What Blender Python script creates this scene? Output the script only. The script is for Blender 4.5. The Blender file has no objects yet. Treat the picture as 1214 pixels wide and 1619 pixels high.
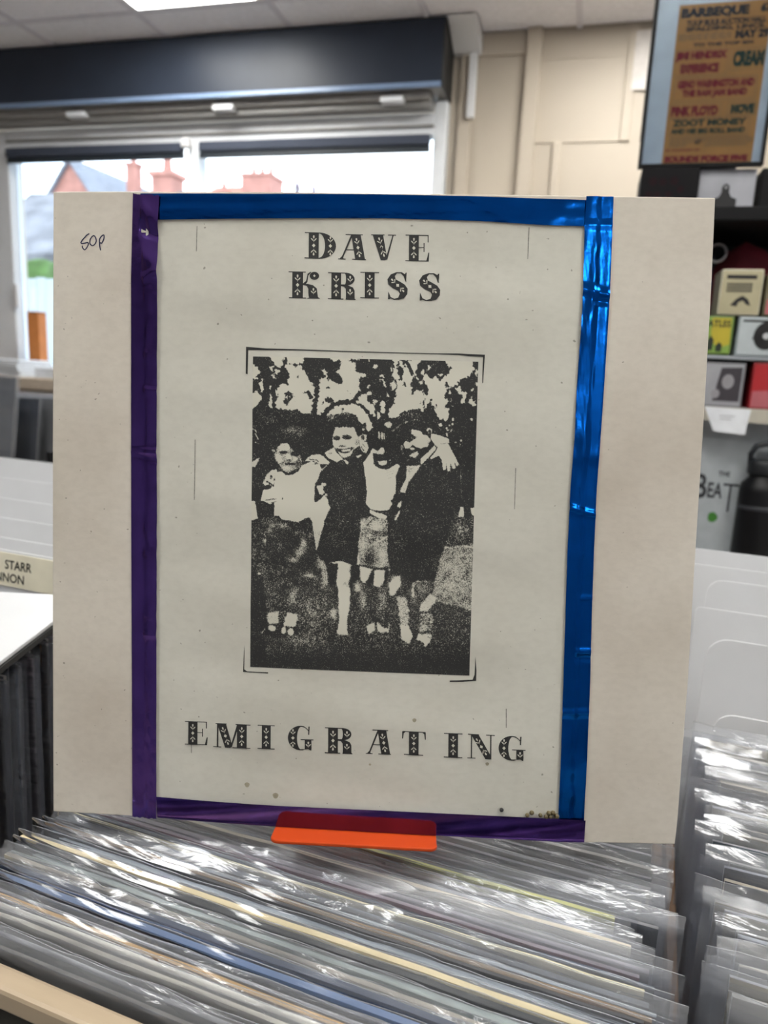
import bpy, bmesh, math, random
import numpy as np
from mathutils import Matrix, Vector

random.seed(7)
S = bpy.context.scene
COL = S.collection

# ------------------------------------------------------------------ camera, world, exposure
cam_d = bpy.data.cameras.new('camera')
cam = bpy.data.objects.new('camera', cam_d)
COL.objects.link(cam)
S.camera = cam
cam_d.sensor_fit = 'AUTO'
cam_d.sensor_width = 36.0
cam_d.lens = 1150.0 / 1619.0 * 36.0
PITCH, ROLL, YAW = math.radians(11.5), math.radians(2.8), math.radians(15.0)
fwd = Vector((-math.sin(YAW) * math.cos(PITCH), math.cos(YAW) * math.cos(PITCH), -math.sin(PITCH)))
right0 = Vector((math.cos(YAW), math.sin(YAW), 0))
up0 = right0.cross(fwd)
right = math.cos(ROLL) * right0 + math.sin(ROLL) * up0
up = right.cross(fwd)
R3 = Matrix((right, up, -fwd)).transposed()
cam.matrix_world = Matrix.Translation((0, 0, 1.30)) @ R3.to_4x4()
cam_d.clip_start = 0.01
cam_d.dof.use_dof = True
cam_d.dof.focus_distance = 0.352
cam_d.dof.aperture_fstop = 10.5

S.view_settings.view_transform = 'Standard'
S.view_settings.look = 'None'
S.view_settings.gamma = 1.0
S.view_settings.use_curve_mapping = False
S.view_settings.exposure = 0.20
S.cycles.transparent_max_bounces = 28
S.cycles.max_bounces = 10
S.cycles.use_denoising = True

SKY_STRENGTH = 4.2
PANEL_STRENGTH = 21.0

def lin(h):
    h = h.lstrip('#')
    o = []
    for i in (0, 2, 4):
        c = int(h[i:i + 2], 16) / 255.0
        o.append(c / 12.92 if c <= 0.04045 else ((c + 0.055) / 1.055) ** 2.4)
    return tuple(o)

W = bpy.data.worlds.new('overcast_sky')
S.world = W
W.use_nodes = True
nt = W.node_tree
nt.nodes.clear()
wo = nt.nodes.new('ShaderNodeOutputWorld')
bg = nt.nodes.new('ShaderNodeBackground')
tc = nt.nodes.new('ShaderNodeTexCoord')
nz = nt.nodes.new('ShaderNodeTexNoise')
nz.inputs['Scale'].default_value = 3.0
nz.inputs['Detail'].default_value = 5.0
rp = nt.nodes.new('ShaderNodeValToRGB')
rp.color_ramp.elements[0].position = 0.35
rp.color_ramp.elements[0].color = (0.62, 0.80, 1.0, 1)
rp.color_ramp.elements[1].position = 0.6
rp.color_ramp.elements[1].color = (0.95, 0.98, 1.0, 1)
nt.links.new(tc.outputs['Generated'], nz.inputs['Vector'])
nt.links.new(nz.outputs['Fac'], rp.inputs['Fac'])
nt.links.new(rp.outputs['Color'], bg.inputs['Color'])
bg.inputs['Strength'].default_value = SKY_STRENGTH
nt.links.new(bg.outputs['Background'], wo.inputs['Surface'])

# ------------------------------------------------------------------ materials
MATS = {}
def _new(name):
    m = bpy.data.materials.new(name)
    m.use_nodes = True
    return m, m.node_tree, m.node_tree.nodes['Principled BSDF']

def pmat(name, hexcol, rough=0.6, metal=0.0, var=0.08, scale=30.0, bump=0.0, bscale=None, spec=0.5, emit=0.0, stretch=None, coat=0.0):
    if name in MATS:
        return MATS[name]
    m, t, b = _new(name)
    c = lin(hexcol)
    tc = t.nodes.new('ShaderNodeTexCoord')
    mp = t.nodes.new('ShaderNodeMapping')
    if stretch:
        mp.inputs['Scale'].default_value = stretch
    n = t.nodes.new('ShaderNodeTexNoise')
    n.inputs['Scale'].default_value = scale
    n.inputs['Detail'].default_value = 4.0
    r = t.nodes.new('ShaderNodeValToRGB')
    r.color_ramp.elements[0].position = 0.3
    r.color_ramp.elements[1].position = 0.7
    r.color_ramp.elements[0].color = tuple(max(0, x * (1 - var)) for x in c) + (1,)
    r.color_ramp.elements[1].color = tuple(min(1, x * (1 + var)) for x in c) + (1,)
    t.links.new(tc.outputs['Object'], mp.inputs['Vector'])
    t.links.new(mp.outputs['Vector'], n.inputs['Vector'])
    t.links.new(n.outputs['Fac'], r.inputs['Fac'])
    t.links.new(r.outputs['Color'], b.inputs['Base Color'])
    b.inputs['Roughness'].default_value = rough
    b.inputs['Metallic'].default_value = metal
    b.inputs['Specular IOR Level'].default_value = spec
    b.inputs['Coat Weight'].default_value = coat
    if emit:
        b.inputs['Emission Color'].default_value = c + (1,)
        b.inputs['Emission Strength'].default_value = emit
    if bump:
        n2 = t.nodes.new('ShaderNodeTexNoise')
        n2.inputs['Scale'].default_value = bscale or scale * 4
        n2.inputs['Detail'].default_value = 6.0
        bp = t.nodes.new('ShaderNodeBump')
        bp.inputs['Strength'].default_value = bump
        bp.inputs['Distance'].default_value = 0.001
        t.links.new(mp.outputs['Vector'], n2.inputs['Vector'])
        t.links.new(n2.outputs['Fac'], bp.inputs['Height'])
        t.links.new(bp.outputs['Normal'], b.inputs['Normal'])
    MATS[name] = m
    return m

def card_mat(name, hexcol, stain, bump=0.25):
    """aged paper board: large faint stains, fine fibre, small specks"""
    m, t, b = _new(name)
    c = lin(hexcol)
    s = lin(stain)
    tc = t.nodes.new('ShaderNodeTexCoord')
    def noise(scale, det, st=None):
        n = t.nodes.new('ShaderNodeTexNoise')
        n.inputs['Scale'].default_value = scale
        n.inputs['Detail'].default_value = det
        if st:
            mp = t.nodes.new('ShaderNodeMapping')
            mp.inputs['Scale'].default_value = st
            t.links.new(tc.outputs['Object'], mp.inputs['Vector'])
            t.links.new(mp.outputs['Vector'], n.inputs['Vector'])
        else:
            t.links.new(tc.outputs['Object'], n.inputs['Vector'])
        return n
    def ramp(n, p0, p1, v0, v1):
        r = t.nodes.new('ShaderNodeMapRange')
        r.inputs['From Min'].default_value = p0
        r.inputs['From Max'].default_value = p1
        r.inputs['To Min'].default_value = v0
        r.inputs['To Max'].default_value = v1
        t.links.new(n.outputs['Fac'], r.inputs['Value'])
        return r
    n1 = noise(14.0, 6.0)
    x1 = t.nodes.new('ShaderNodeMix'); x1.data_type = 'RGBA'
    t.links.new(ramp(n1, 0.4, 0.75, 0.0, 0.55).outputs[0], x1.inputs['Factor'])
    x1.inputs['A'].default_value = c + (1,)
    x1.inputs['B'].default_value = s + (1,)
    n2 = noise(300.0, 3.0, (0.7, 1.0, 1.1))
    x2 = t.nodes.new('ShaderNodeMix'); x2.data_type = 'RGBA'
    t.links.new(ramp(n2, 0.4, 0.8, 0.0, 0.12).outputs[0], x2.inputs['Factor'])
    t.links.new(x1.outputs[2], x2.inputs['A'])
    x2.inputs['B'].default_value = tuple(v * 0.55 for v in s) + (1,)
    n3 = noise(420.0, 1.0)
    x3 = t.nodes.new('ShaderNodeMix'); x3.data_type = 'RGBA'
    t.links.new(ramp(n3, 0.765, 0.80, 0.0, 0.6).outputs[0], x3.inputs['Factor'])
    t.links.new(x2.outputs[2], x3.inputs['A'])
    x3.inputs['B'].default_value = (0.10, 0.085, 0.065, 1)
    t.links.new(x3.outputs[2], b.inputs['Base Color'])
    b.inputs['Roughness'].default_value = 0.78
    b.inputs['Specular IOR Level'].default_value = 0.3
    bp = t.nodes.new('ShaderNodeBump')
    bp.inputs['Strength'].default_value = bump
    bp.inputs['Distance'].default_value = 0.0003
    t.links.new(n2.outputs['Fac'], bp.inputs['Height'])
    t.links.new(bp.outputs['Normal'], b.inputs['Normal'])
    return m

def foil_mat(name, col, rough, scale=160.0, bump=0.15):
    m, t, b = _new(name)
    b.inputs['Metallic'].default_value = 1.0
    tc = t.nodes.new('ShaderNodeTexCoord')
    n = t.nodes.new('ShaderNodeTexNoise')
    n.inputs['Scale'].default_value = 60.0
    n.inputs['Detail'].default_value = 5.0
    r = t.nodes.new('ShaderNodeValToRGB')
    r.color_ramp.elements[0].position = 0.3
    r.color_ramp.elements[1].position = 0.7
    r.color_ramp.elements[0].color = tuple(x * 0.85 for x in col) + (1,)
    r.color_ramp.elements[1].color = tuple(min(1, x * 1.1) for x in col) + (1,)
    t.links.new(tc.outputs['Object'], n.inputs['Vector'])
    t.links.new(n.outputs['Fac'], r.inputs['Fac'])
    t.links.new(r.outputs['Color'], b.inputs['Base Color'])
    b.inputs['Roughness'].default_value = rough
    n2 = t.nodes.new('ShaderNodeTexNoise')
    n2.inputs['Scale'].default_value = scale
    n2.inputs['Detail'].default_value = 3.0
    bp = t.nodes.new('ShaderNodeBump')
    bp.inputs['Strength'].default_value = bump
    bp.inputs['Distance'].default_value = 0.0006
    t.links.new(tc.outputs['Object'], n2.inputs['Vector'])
    t.links.new(n2.outputs['Fac'], bp.inputs['Height'])
    t.links.new(bp.outputs['Normal'], b.inputs['Normal'])
    return m

def plastic_mat(name, body, cloud, rough=0.16, bump=0.5, stretch=(3.0, 20.0, 30.0)):
    """clear polythene: see-through, a little milky, glossy by Fresnel, finely wrinkled"""
    m = bpy.data.materials.new(name)
    m.use_nodes = True
    t = m.node_tree
    t.nodes.clear()
    out = t.nodes.new('ShaderNodeOutputMaterial')
    tr = t.nodes.new('ShaderNodeBsdfTransparent')
    tr.inputs['Color'].default_value = (0.94, 0.95, 0.97, 1)
    df = t.nodes.new('ShaderNodeBsdfDiffuse')
    df.inputs['Color'].default_value = lin(body) + (1,)
    gl = t.nodes.new('ShaderNodeBsdfGlossy')
    gl.inputs['Roughness'].default_value = rough
    gl.inputs['Color'].default_value = (0.80, 0.81, 0.85, 1)
    tc = t.nodes.new('ShaderNodeTexCoord')
    mp = t.nodes.new('ShaderNodeMapping')
    mp.inputs['Scale'].default_value = stretch
    n = t.nodes.new('ShaderNodeTexNoise')
    n.inputs['Scale'].default_value = 6.0
    n.inputs['Detail'].default_value = 5.0
    n.inputs['Distortion'].default_value = 0.8
    bp = t.nodes.new('ShaderNodeBump')
    bp.inputs['Strength'].default_value = bump
    bp.inputs['Distance'].default_value = 0.004
    mr = t.nodes.new('ShaderNodeMapRange')
    mr.inputs['From Min'].default_value = 0.35
    mr.inputs['From Max'].default_value = 0.7
    mr.inputs['To Min'].default_value = cloud * 0.6
    mr.inputs['To Max'].default_value = cloud * 1.4
    fr = t.nodes.new('ShaderNodeFresnel')
    fr.inputs['IOR'].default_value = 1.55
    mu = t.nodes.new('ShaderNodeMath')
    mu.operation = 'MULTIPLY_ADD'
    mu.inputs[1].default_value = 1.0
    mu.inputs[2].default_value = 0.012
    m1 = t.nodes.new('ShaderNodeMixShader')
    m2 = t.nodes.new('ShaderNodeMixShader')
    L = t.links.new
    L(tc.outputs['Object'], mp.inputs['Vector'])
    L(mp.outputs['Vector'], n.inputs['Vector'])
    L(n.outputs['Fac'], bp.inputs['Height'])
    L(n.outputs['Fac'], mr.inputs['Value'])
    L(bp.outputs['Normal'], gl.inputs['Normal'])
    L(bp.outputs['Normal'], fr.inputs['Normal'])
    L(bp.outputs['Normal'], df.inputs['Normal'])
    L(fr.outputs['Fac'], mu.inputs[0])
    L(mr.outputs['Result'], m1.inputs['Fac'])
    L(tr.outputs['BSDF'], m1.inputs[1])
    L(df.outputs['BSDF'], m1.inputs[2])
    L(mu.outputs['Value'], m2.inputs['Fac'])
    L(m1.outputs['Shader'], m2.inputs[1])
    L(gl.outputs['BSDF'], m2.inputs[2])
    L(m2.outputs['Shader'], out.inputs['Surface'])
    return m

def glass_mat(name, rough=.02, ior=1.45):
    m = bpy.data.materials.new(name)
    m.use_nodes = True
    t = m.node_tree
    t.nodes.clear()
    out = t.nodes.new('ShaderNodeOutputMaterial')
    tr = t.nodes.new('ShaderNodeBsdfTransparent')
    tr.inputs['Color'].default_value = (0.95, 0.98, 1.0, 1)
    gl = t.nodes.new('ShaderNodeBsdfGlossy')
    gl.inputs['Roughness'].default_value = rough
    fr = t.nodes.new('ShaderNodeFresnel')
    fr.inputs['IOR'].default_value = ior
    mx = t.nodes.new('ShaderNodeMixShader')
    t.links.new(fr.outputs['Fac'], mx.inputs['Fac'])
    t.links.new(tr.outputs['BSDF'], mx.inputs[1])
    t.links.new(gl.outputs['BSDF'], mx.inputs[2])
    t.links.new(mx.outputs['Shader'], out.inputs['Surface'])
    return m

# ------------------------------------------------------------------ mesh helpers
class MB:
    def __init__(s):
        s.v, s.f, s.m = [], [], []
    def add(s, vs, fs, mi=0):
        o = len(s.v)
        s.v += [tuple(v) for v in vs]
        s.f += [tuple(i + o for i in f) for f in fs]
        s.m += [mi] * len(fs)
        return s
    def box(s, x0, y0, z0, x1, y1, z1, mi=0):
        vs = [(x0, y0, z0), (x1, y0, z0), (x1, y1, z0), (x0, y1, z0), (x0, y0, z1), (x1, y0, z1), (x1, y1, z1), (x0, y1, z1)]
        return s.add(vs, [(0, 3, 2, 1), (4, 5, 6, 7), (0, 1, 5, 4), (1, 2, 6, 5), (2, 3, 7, 6), (3, 0, 4, 7)], mi)
    def prism(s, poly, a, b, axis='y', mi=0):
        """extrude a 2D polygon between a and b along an axis; poly holds (x,z), (x,y) or (y,z)"""
        n = len(poly)
        def P(p, d):
            return (p[0], d, p[1]) if axis == 'y' else (p[0], p[1], d) if axis == 'z' else (d, p[0], p[1])
        vs = [P(p, a) for p in poly] + [P(p, b) for p in poly]
        fs = [tuple(range(n)), tuple(range(2 * n - 1, n - 1, -1))]
        fs += [(i, n + i, n + (i + 1) % n, (i + 1) % n) for i in range(n)]
        return s.add(vs, fs, mi)
    def lathe(s, prof, n=20, c=(0, 0), mi=0):
        """revolve (radius, z) about the vertical through c"""
        vs, fs = [], []
        for r, z in prof:
            for k in range(n):
                a = 2 * math.pi * k / n
                vs.append((c[0] + r * math.cos(a), c[1] + r * math.sin(a), z))
        for j in range(len(prof) - 1):
            for k in range(n):
                k2 = (k + 1) % n
                fs.append((j * n + k, j * n + k2, (j + 1) * n + k2, (j + 1) * n + k))
        fs.append(tuple(range(n - 1, -1, -1)))
        fs.append(tuple(range((len(prof) - 1) * n, len(prof) * n)))
        return s.add(vs, fs, mi)
    def tube(s, pts, r, n=8, mi=0):
        pts = [Vector(p) for p in pts]
        vs, fs = [], []
        for i, p in enumerate(pts):
            d = (pts[min(i + 1, len(pts) - 1)] - pts[max(i - 1, 0)]).normalized()
            a = d.orthogonal().normalized() if i == 0 else (a - a.dot(d) * d).normalized()
            b = d.cross(a)
            for k in range(n):
                t = 2 * math.pi * k / n
                vs.append(p + r * (math.cos(t) * a + math.sin(t) * b))
        for i in range(len(pts) - 1):
            for k in range(n):
                k2 = (k + 1) % n
                fs.append((i * n + k, i * n + k2, (i + 1) * n + k2, (i + 1) * n + k))
        fs.append(tuple(range(n - 1, -1, -1)))
        fs.append(tuple(range((len(pts) - 1) * n, len(pts) * n)))
        return s.add(vs, fs, mi)
    def grid(s, fn, nu, nv, mi=0):
        vs = [fn(i / nu, j / nv) for j in range(nv + 1) for i in range(nu + 1)]
        fs = [(j * (nu + 1) + i, j * (nu + 1) + i + 1, (j + 1) * (nu + 1) + i + 1, (j + 1) * (nu + 1) + i) for j in range(nv) for i in range(nu)]
        return s.add(vs, fs, mi)
    def mesh(s, name, mats, bevel=0.0, smooth=False, segs=2):
        me = bpy.data.meshes.new(name)
        me.from_pydata(s.v, [], s.f)
        for m in (mats if isinstance(mats, (list, tuple)) else [mats]):
            me.materials.append(m)
        me.polygons.foreach_set('material_index', s.m)
        bm = bmesh.new()
        bm.from_mesh(me)
        bmesh.ops.recalc_face_normals(bm, faces=bm.faces)
        if bevel:
            es = [e for e in bm.edges if len(e.link_faces) == 2 and e.calc_face_angle(0) > 0.5]
            bmesh.ops.bevel(bm, geom=es, offset=bevel, segments=segs, profile=0.5, affect='EDGES', clamp_overlap=True)
        bm.to_mesh(me)
        bm.free()
        if smooth:
            me.polygons.foreach_set('use_smooth', [True] * len(me.polygons))
        me.update()
        return me

def link(name, data, parent=None, loc=None, rot=None, mw=None):
    o = bpy.data.objects.new(name, data)
    COL.objects.link(o)
    if parent:
        o.parent = parent
    if loc:
        o.location = loc
    if rot:
        o.rotation_euler = rot
    if mw is not None:
        o.matrix_world = mw
    return o

def part(name, mb, mats, parent, bevel=0.0, smooth=False, **k):
    return link(name, mb.mesh(name, mats, bevel, smooth), parent, **k)

def tag(o, label=None, cat=None, group=None, kind=None):
    if label: o['label'] = label
    if cat: o['category'] = cat
    if group: o['group'] = group
    if kind: o['kind'] = kind
    return o

def thing(name, label, cat, loc=(0, 0, 0), rz=0.0, group=None):
    o = link(name, None, None, loc, (0, 0, rz))
    return tag(o, label, cat, group)

def struct(name, mb, mats, **k):
    o = part(name, mb, mats, None, **k)
    o['kind'] = 'structure'
    return o

_font_cache = {}
def text_geom(s, bold=0.0):
    """lettering from the built-in font, scaled to a 0..1 box: (verts, faces)"""
    key = (s, bold)
    if key not in _font_cache:
        cu = bpy.data.curves.new('lettering', 'FONT')
        cu.body = s
        cu.offset = bold
        cu.resolution_u = 3
        ob = bpy.data.objects.new('lettering', cu)
        COL.objects.link(ob)
        dg = bpy.context.evaluated_depsgraph_get()
        me = ob.evaluated_get(dg).to_mesh()
        vs = [(v.co.x, v.co.y) for v in me.vertices]
        fs = [tuple(p.vertices) for p in me.polygons]
        ob.evaluated_get(dg).to_mesh_clear()
        bpy.data.objects.remove(ob)
        bpy.data.curves.remove(cu)
        x0, x1 = min(v[0] for v in vs), max(v[0] for v in vs)
        y0, y1 = min(v[1] for v in vs), max(v[1] for v in vs)
        vs = [((x - x0) / (x1 - x0), (y - y0) / (y1 - y0)) for x, y in vs]
        _font_cache[key] = (vs, fs)
    return _font_cache[key]

def add_text(mb, s, x0, z0, x1, z1, y, mi=0, bold=0.02, fn=None):
    """lettering facing -y in the box x0..x1, z0..z1"""
    vs, fs = text_geom(s, bold)
    if fn:
        mb.add([fn(x0 + a * (x1 - x0), z0 + b * (z1 - z0)) for a, b in vs], fs, mi)
    else:
        mb.add([(x0 + a * (x1 - x0), y, z0 + b * (z1 - z0)) for a, b in vs], fs, mi)

def copy_tree(o, parent=None):
    c = o.copy()
    COL.objects.link(c)
    c.parent = parent
    for ch in list(o.children):
        copy_tree(ch, c)
    return c

# ------------------------------------------------------------------ room shell
RX0, RX1, RY0, RY1, CZ = -4.4, 2.8, -3.2, 3.40, 2.69
M_cream = pmat('cream_paint', 'beb3a4', 0.55, var=0.04, scale=3, bump=0.1, bscale=60)
M_white_paint = pmat('white_paint', 'e2e2e4', 0.4, var=0.03, scale=5)
M_tile = pmat('ceiling_tile', 'f4f3f9', 0.9, var=0.05, scale=60, bump=0.5, bscale=300)
M_tbar = pmat('ceiling_bar', 'e2e0e8', 0.5, var=0.03)
M_floor = pmat('pale_bounce_floor', 'b8b4ae', 0.95, var=0.35, scale=25, bump=0.6, bscale=400)  # hidden floor made paler than its dark carpet, to bounce light onto the ceiling
M_navy = pmat('navy_coated_metal', '2c3340', 0.42, var=0.08, scale=6, spec=0.3)
M_navytrim = pmat('grey_blue_trim', '7f94b4', 0.25, var=0.05)
M_greymetal = pmat('grey_aluminium', '8b8a88', 0.4, var=0.06, scale=10)
M_upvc = pmat('white_upvc', 'e6e9ee', 0.3, var=0.02)
M_blind = pmat('slate_blind_fabric', '3f4656', 0.8, var=0.06, scale=80)
M_sill = pmat('pale_timber', 'cdbfae', 0.5, var=0.12, scale=20, stretch=(1, 8, 8))
M_glass = glass_mat('window_glass')
M_lamp = pmat('lamp_diffuser', 'fffdf6', 0.6, var=0.0, emit=PANEL_STRENGTH)

WIN = (-3.12, -0.70, 1.15, 2.42)
struct('floor', MB().box(RX0 - .2, RY0 - .2, -0.1, RX1 + .2, RY1 + .2, 0.0), M_floor)
w = MB()
w.box(RX0, RY1, 0, WIN[0], RY1 + .2, CZ + .25)
w.box(WIN[1], RY1, 0, RX1, RY1 + .2, CZ + .25)
w.box(WIN[0], RY1, 0, WIN[1], RY1 + .2, WIN[2])
w.box(WIN[0], RY1, WIN[3], WIN[1], RY1 + .2, CZ + .25)
wb = struct('wall_back', w, M_cream)
# raised battens and board edges on the cream wall
for x0, x1, z0, z1, d in [(-0.66, -0.605, 0.0, CZ, 0.022), (-0.385, -0.325, 0.0, CZ, 0.04), (-0.245, -0.212, 0.0, 2.25, 0.02),
                          (-0.325, 0.02, 2.25, 2.262, 0.006), (-0.325, 0.10, 2.575, 2.582, 0.004), (-0.605, -0.385, 2.60, 2.688, 0.012),
                          (0.02, 0.06, 2.25, 2.688, 0.012), (-0.17, -0.165, 2.582, 2.688, 0.003), (0.28, 0.34, 0.0, CZ, 0.03)]:
    part('batten', MB().box(x0, RY1 - d, z0, x1, RY1, z1), M_cream, wb, bevel=min(0.004, d * .4))
part('blanking_plate', MB().box(0.045, RY1 - .014, 2.44, 0.125, RY1, 2.66), pmat('pale_plate', 'd3cdc8', 0.5), wb, bevel=0.002)
struct('wall_left', MB().box(RX0 - .2, RY0, 0, RX0, RY1 + .2, CZ + .25), M_cream)
struct('wall_right', MB().box(RX1, RY0, 0, RX1 + .2, RY1 + .2, CZ + .25), MATS['grey_wall_paint'] if 'grey_wall_paint' in MATS else pmat('grey_wall_paint', '9a9ca4', .7, var=.05, scale=2))
struct('wall_front', MB().box(RX0, RY0 - .2, 0, RX1, RY0, CZ + .25), pmat('grey_wall_paint', '9a9ca4', .7, var=.05, scale=2))
struct('trim_1', MB().box(-0.622, RY1 - .045, 2.352, -0.588, RY1 - .022, 2.605), M_white_paint, bevel=0.004)

# ceiling: slab, T-bars, tiles; lamps take the place of some tiles
ce = struct('ceiling', MB().box(RX0, RY0, CZ + .02, RX1, RY1, CZ + .10), M_white_paint)
GX, GY, GS = -1.98, 2.98, 0.60
lamp_slots = {(0, 0): 'lit square ceiling light panel beside the navy pelmet',
    (3, 4): 'added unseen square ceiling light panel directly over the record bins',  # unseen panel added to brighten the sleeves and give them highlights
    (3, 0): 'added unseen square ceiling light panel before the cream wall right of the pelmet',  # out of view, added to light up the cream wall
    (1, 5): 'added unseen square ceiling light panel to the left of the front bin',  # added out of view so the left-hand sleeves catch white highlights
    (5, 2): 'square ceiling light panel to the right of the shelf unit',
    (5, 5): 'square ceiling light panel to the right of the front bin',
    (6, 9): 'square ceiling light panel in the back right corner of the shop'}
tile_me = MB().box(-GS / 2 + .012, -GS / 2 + .012, 0.002, GS / 2 - .012, GS / 2 - .012, 0.017).mesh('ceiling_tile', M_tile, bevel=0.002)
edge_me = {}
bars = []
xs = [GX + GS * k for k in range(-4, 8)]
ys = [GY - GS * k for k in range(-1, 11)]
for i in range(len(xs) - 1):
    for j in range(len(ys) - 1):
        cx_, cy_ = xs[i] + GS / 2, ys[j + 1] + GS / 2
        x0, x1 = max(xs[i], RX0), min(xs[i + 1], RX1)
        y0, y1 = max(ys[j + 1], RY0), min(ys[j], RY1)
        if x1 - x0 < .05 or y1 - y0 < .05 or (i - 4, j - 1) in lamp_slots:
            continue
        if x1 - x0 > GS - .01 and y1 - y0 > GS - .01:
            link('ceiling_tile', tile_me, ce, (cx_, cy_, CZ))
        else:
            part('ceiling_tile', MB().box(x0 + .012, y0 + .012, CZ + .002, x1 - .012, y1 - .012, CZ + .017), M_tile, ce, bevel=0.002)
for x in xs:
    if RX0 < x < RX1:
        part('ceiling_bar', MB().box(x - .012, RY0, CZ - .004, x + .012, RY1, CZ + .02), M_tbar, ce)
for y in ys:
    if RY0 < y < RY1:
        part('ceiling_bar', MB().box(RX0, y - .0115, CZ - .0035, RX1, y + .0115, CZ + .02), M_tbar, ce)
first = None
for (i, j), where in lamp_slots.items():
    x0, y1 = GX + GS * i, GY - GS * j
    if first is None:
        first = thing('ceiling_light', where, 'light', (x0 + GS / 2, y1 - GS / 2, CZ - .001), 0, 'square ceiling light panels')
        fr = MB()
        h = GS / 2 - .012
        for a in ((-h, -h, h, -h + .022), (-h, h - .022, h, h), (-h, -h + .022, -h + .022, h - .022), (h - .022, -h + .022, h, h - .022)):
            fr.box(a[0], a[1], -.006, a[2], a[3], .012)
        part('frame', fr, M_white_paint, first)
        part('diffuser', MB().box(-h + .022, -h + .022, -.002, h - .022, h - .022, .008), M_lamp, first)
    else:
        c = copy_tree(first)
        c.location = (x0 + GS / 2, y1 - GS / 2, CZ - .001)
        c['label'] = where

# white moulded block where the pelmet meets the ceiling
cb = struct('trim_2', MB().prism([(3.19, CZ - .004), (3.40, CZ - .004), (3.40, CZ - .085), (3.36, CZ - .085), (3.21, CZ - .02)], -0.693, -0.575, axis='x'), M_white_paint, bevel=0.004)

# ------------------------------------------------------------------ window, pelmet, blinds
wn = link('window_1', None)
wn['kind'] = 'structure'
FY0, FY1 = 3.345, 3.43
def wbox(name, *a, m=M_upvc, bv=0.006):
    return part(name, MB().box(*a), m, wn, bevel=bv)
wbox('frame', WIN[0], FY0, WIN[2], -2.985, FY1, 2.37)
wbox('frame', -0.757, FY0, WIN[2], -0.701, FY1, 2.42)
wbox('mullion', -1.950, FY0, WIN[2] + .05, -1.895, FY1, 2.29)
wbox('frame', -2.985, FY0, 2.285, -0.757, FY1, 2.372)
wbox('frame', -2.985, FY0, WIN[2], -0.757, FY1, WIN[2] + .05)
wbox('frame_bead', -2.985, FY0 - .012, 2.315, -0.757, FY0, 2.325, m=M_greymetal, bv=0.002)
wbox('pane', -2.985, 3.395, WIN[2] + .05, -1.950, 3.400, 2.285, m=M_glass, bv=0)
wbox('pane', -1.895, 3.395, WIN[2] + .05, -0.757, 3.400, 2.285, m=M_glass, bv=0)
wbox('window_handle', -2.978, 3.325, 1.50, -2.955, 3.345, 1.62, m=M_white_paint, bv=0.004)
wbox('blind_bracket', -1.965, 3.30, 2.255, -1.925, 3.345, 2.30, m=M_white_paint, bv=0.006)
ws = struct('trim_3', MB().box(WIN[0] - .08, 2.93, 1.10, WIN[1] + .05, 3.39, 1.155), M_sill, bevel=0.006)

pe = thing('window_pelmet', 'long dark navy pelmet box under the ceiling above the shop window', 'pelmet', (0, 0, 0))
part('front_panel', MB().box(-4.35, 3.20, 2.445, -0.705, 3.206, 2.684), M_navy, pe, bevel=0.002)
part('bottom_trim', MB().box(-4.35, 3.197, 2.425, -0.705, 3.212, 2.447), M_navytrim, pe, bevel=0.004)
part('end_panel', MB().box(-0.705, 3.20, 2.425, -0.697, 3.398, 2.684), pmat('pelmet_end', '272727', 0.5), pe, bevel=0.002)
part('underside', MB().box(-4.35, 3.212, 2.430, -0.705, 3.398, 2.440), M_greymetal, pe)
cr = thing('shutter_rail', 'grey aluminium rail running under the navy pelmet', 'rail', (0, 0, 0))
part('channel', MB().box(-4.35, 3.27, 2.374, -0.76, 3.343, 2.400), M_greymetal, cr, bevel=0.003)
part('lip', MB().box(-4.35, 3.245, 2.400, -0.76, 3.343, 2.4285), pmat('rail_lip', '9d9b99', 0.4), cr, bevel=0.004)
for x in (-2.485, -1.71, -0.92):
    part('clip', MB().box(x - .05, 3.225, 2.384, x + .05, 3.27, 2.408), M_upvc, cr, bevel=0.005)
for k, (x0, x1, lab) in enumerate([(-2.985, -1.955, 'rolled slate roller blind at the top of the left window pane'), (-1.890, -0.757, 'rolled slate roller blind at the top of the right window pane')]):
    rb = thing('roller_blind', lab, 'blind', ((x0 + x1) / 2, 3.335, 2.25), 0, 'slate roller blinds')
    hw = (x1 - x0) / 2
    part('roll', MB().box(-hw + .01, -.022, -.012, hw - .01, .010, .032), M_blind, rb, bevel=0.008)
    part('bottom_bar', MB().box(-hw + .01, -.010, -.038, hw - .01, .006, -.0125), pmat('blind_bar', '2b333c', 0.5), rb, bevel=0.003)

# ------------------------------------------------------------------ outside the window
M_brick = pmat('red_brick', 'a8776b', 0.9, var=0.2, scale=4)
M_slate = pmat('grey_slate', '7c7f88', 0.8, var=0.2, scale=3)
M_thatch = pmat('lichened_roof', '77777c', 0.9, var=0.45, scale=1.2)
M_render = pmat('cream_render', 'd9d2bd', 0.8, var=0.06)
M_lawn = pmat('hedge_green', '4a6634', 0.95, var=0.4, scale=3)
M_fence = pmat('weathered_fence', 'aab0b4', 0.85, var=0.15, scale=6, stretch=(1, 1, .1))
M_road = pmat('grey_paving', '8d8d8c', 0.9, var=0.1, scale=2)
M_wdark = pmat('dark_window', '3b4048', 0.2)
struct('ground', MB().box(-60, RY1 + .2, -0.25, 40, 70, -0.12), M_road)

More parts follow.
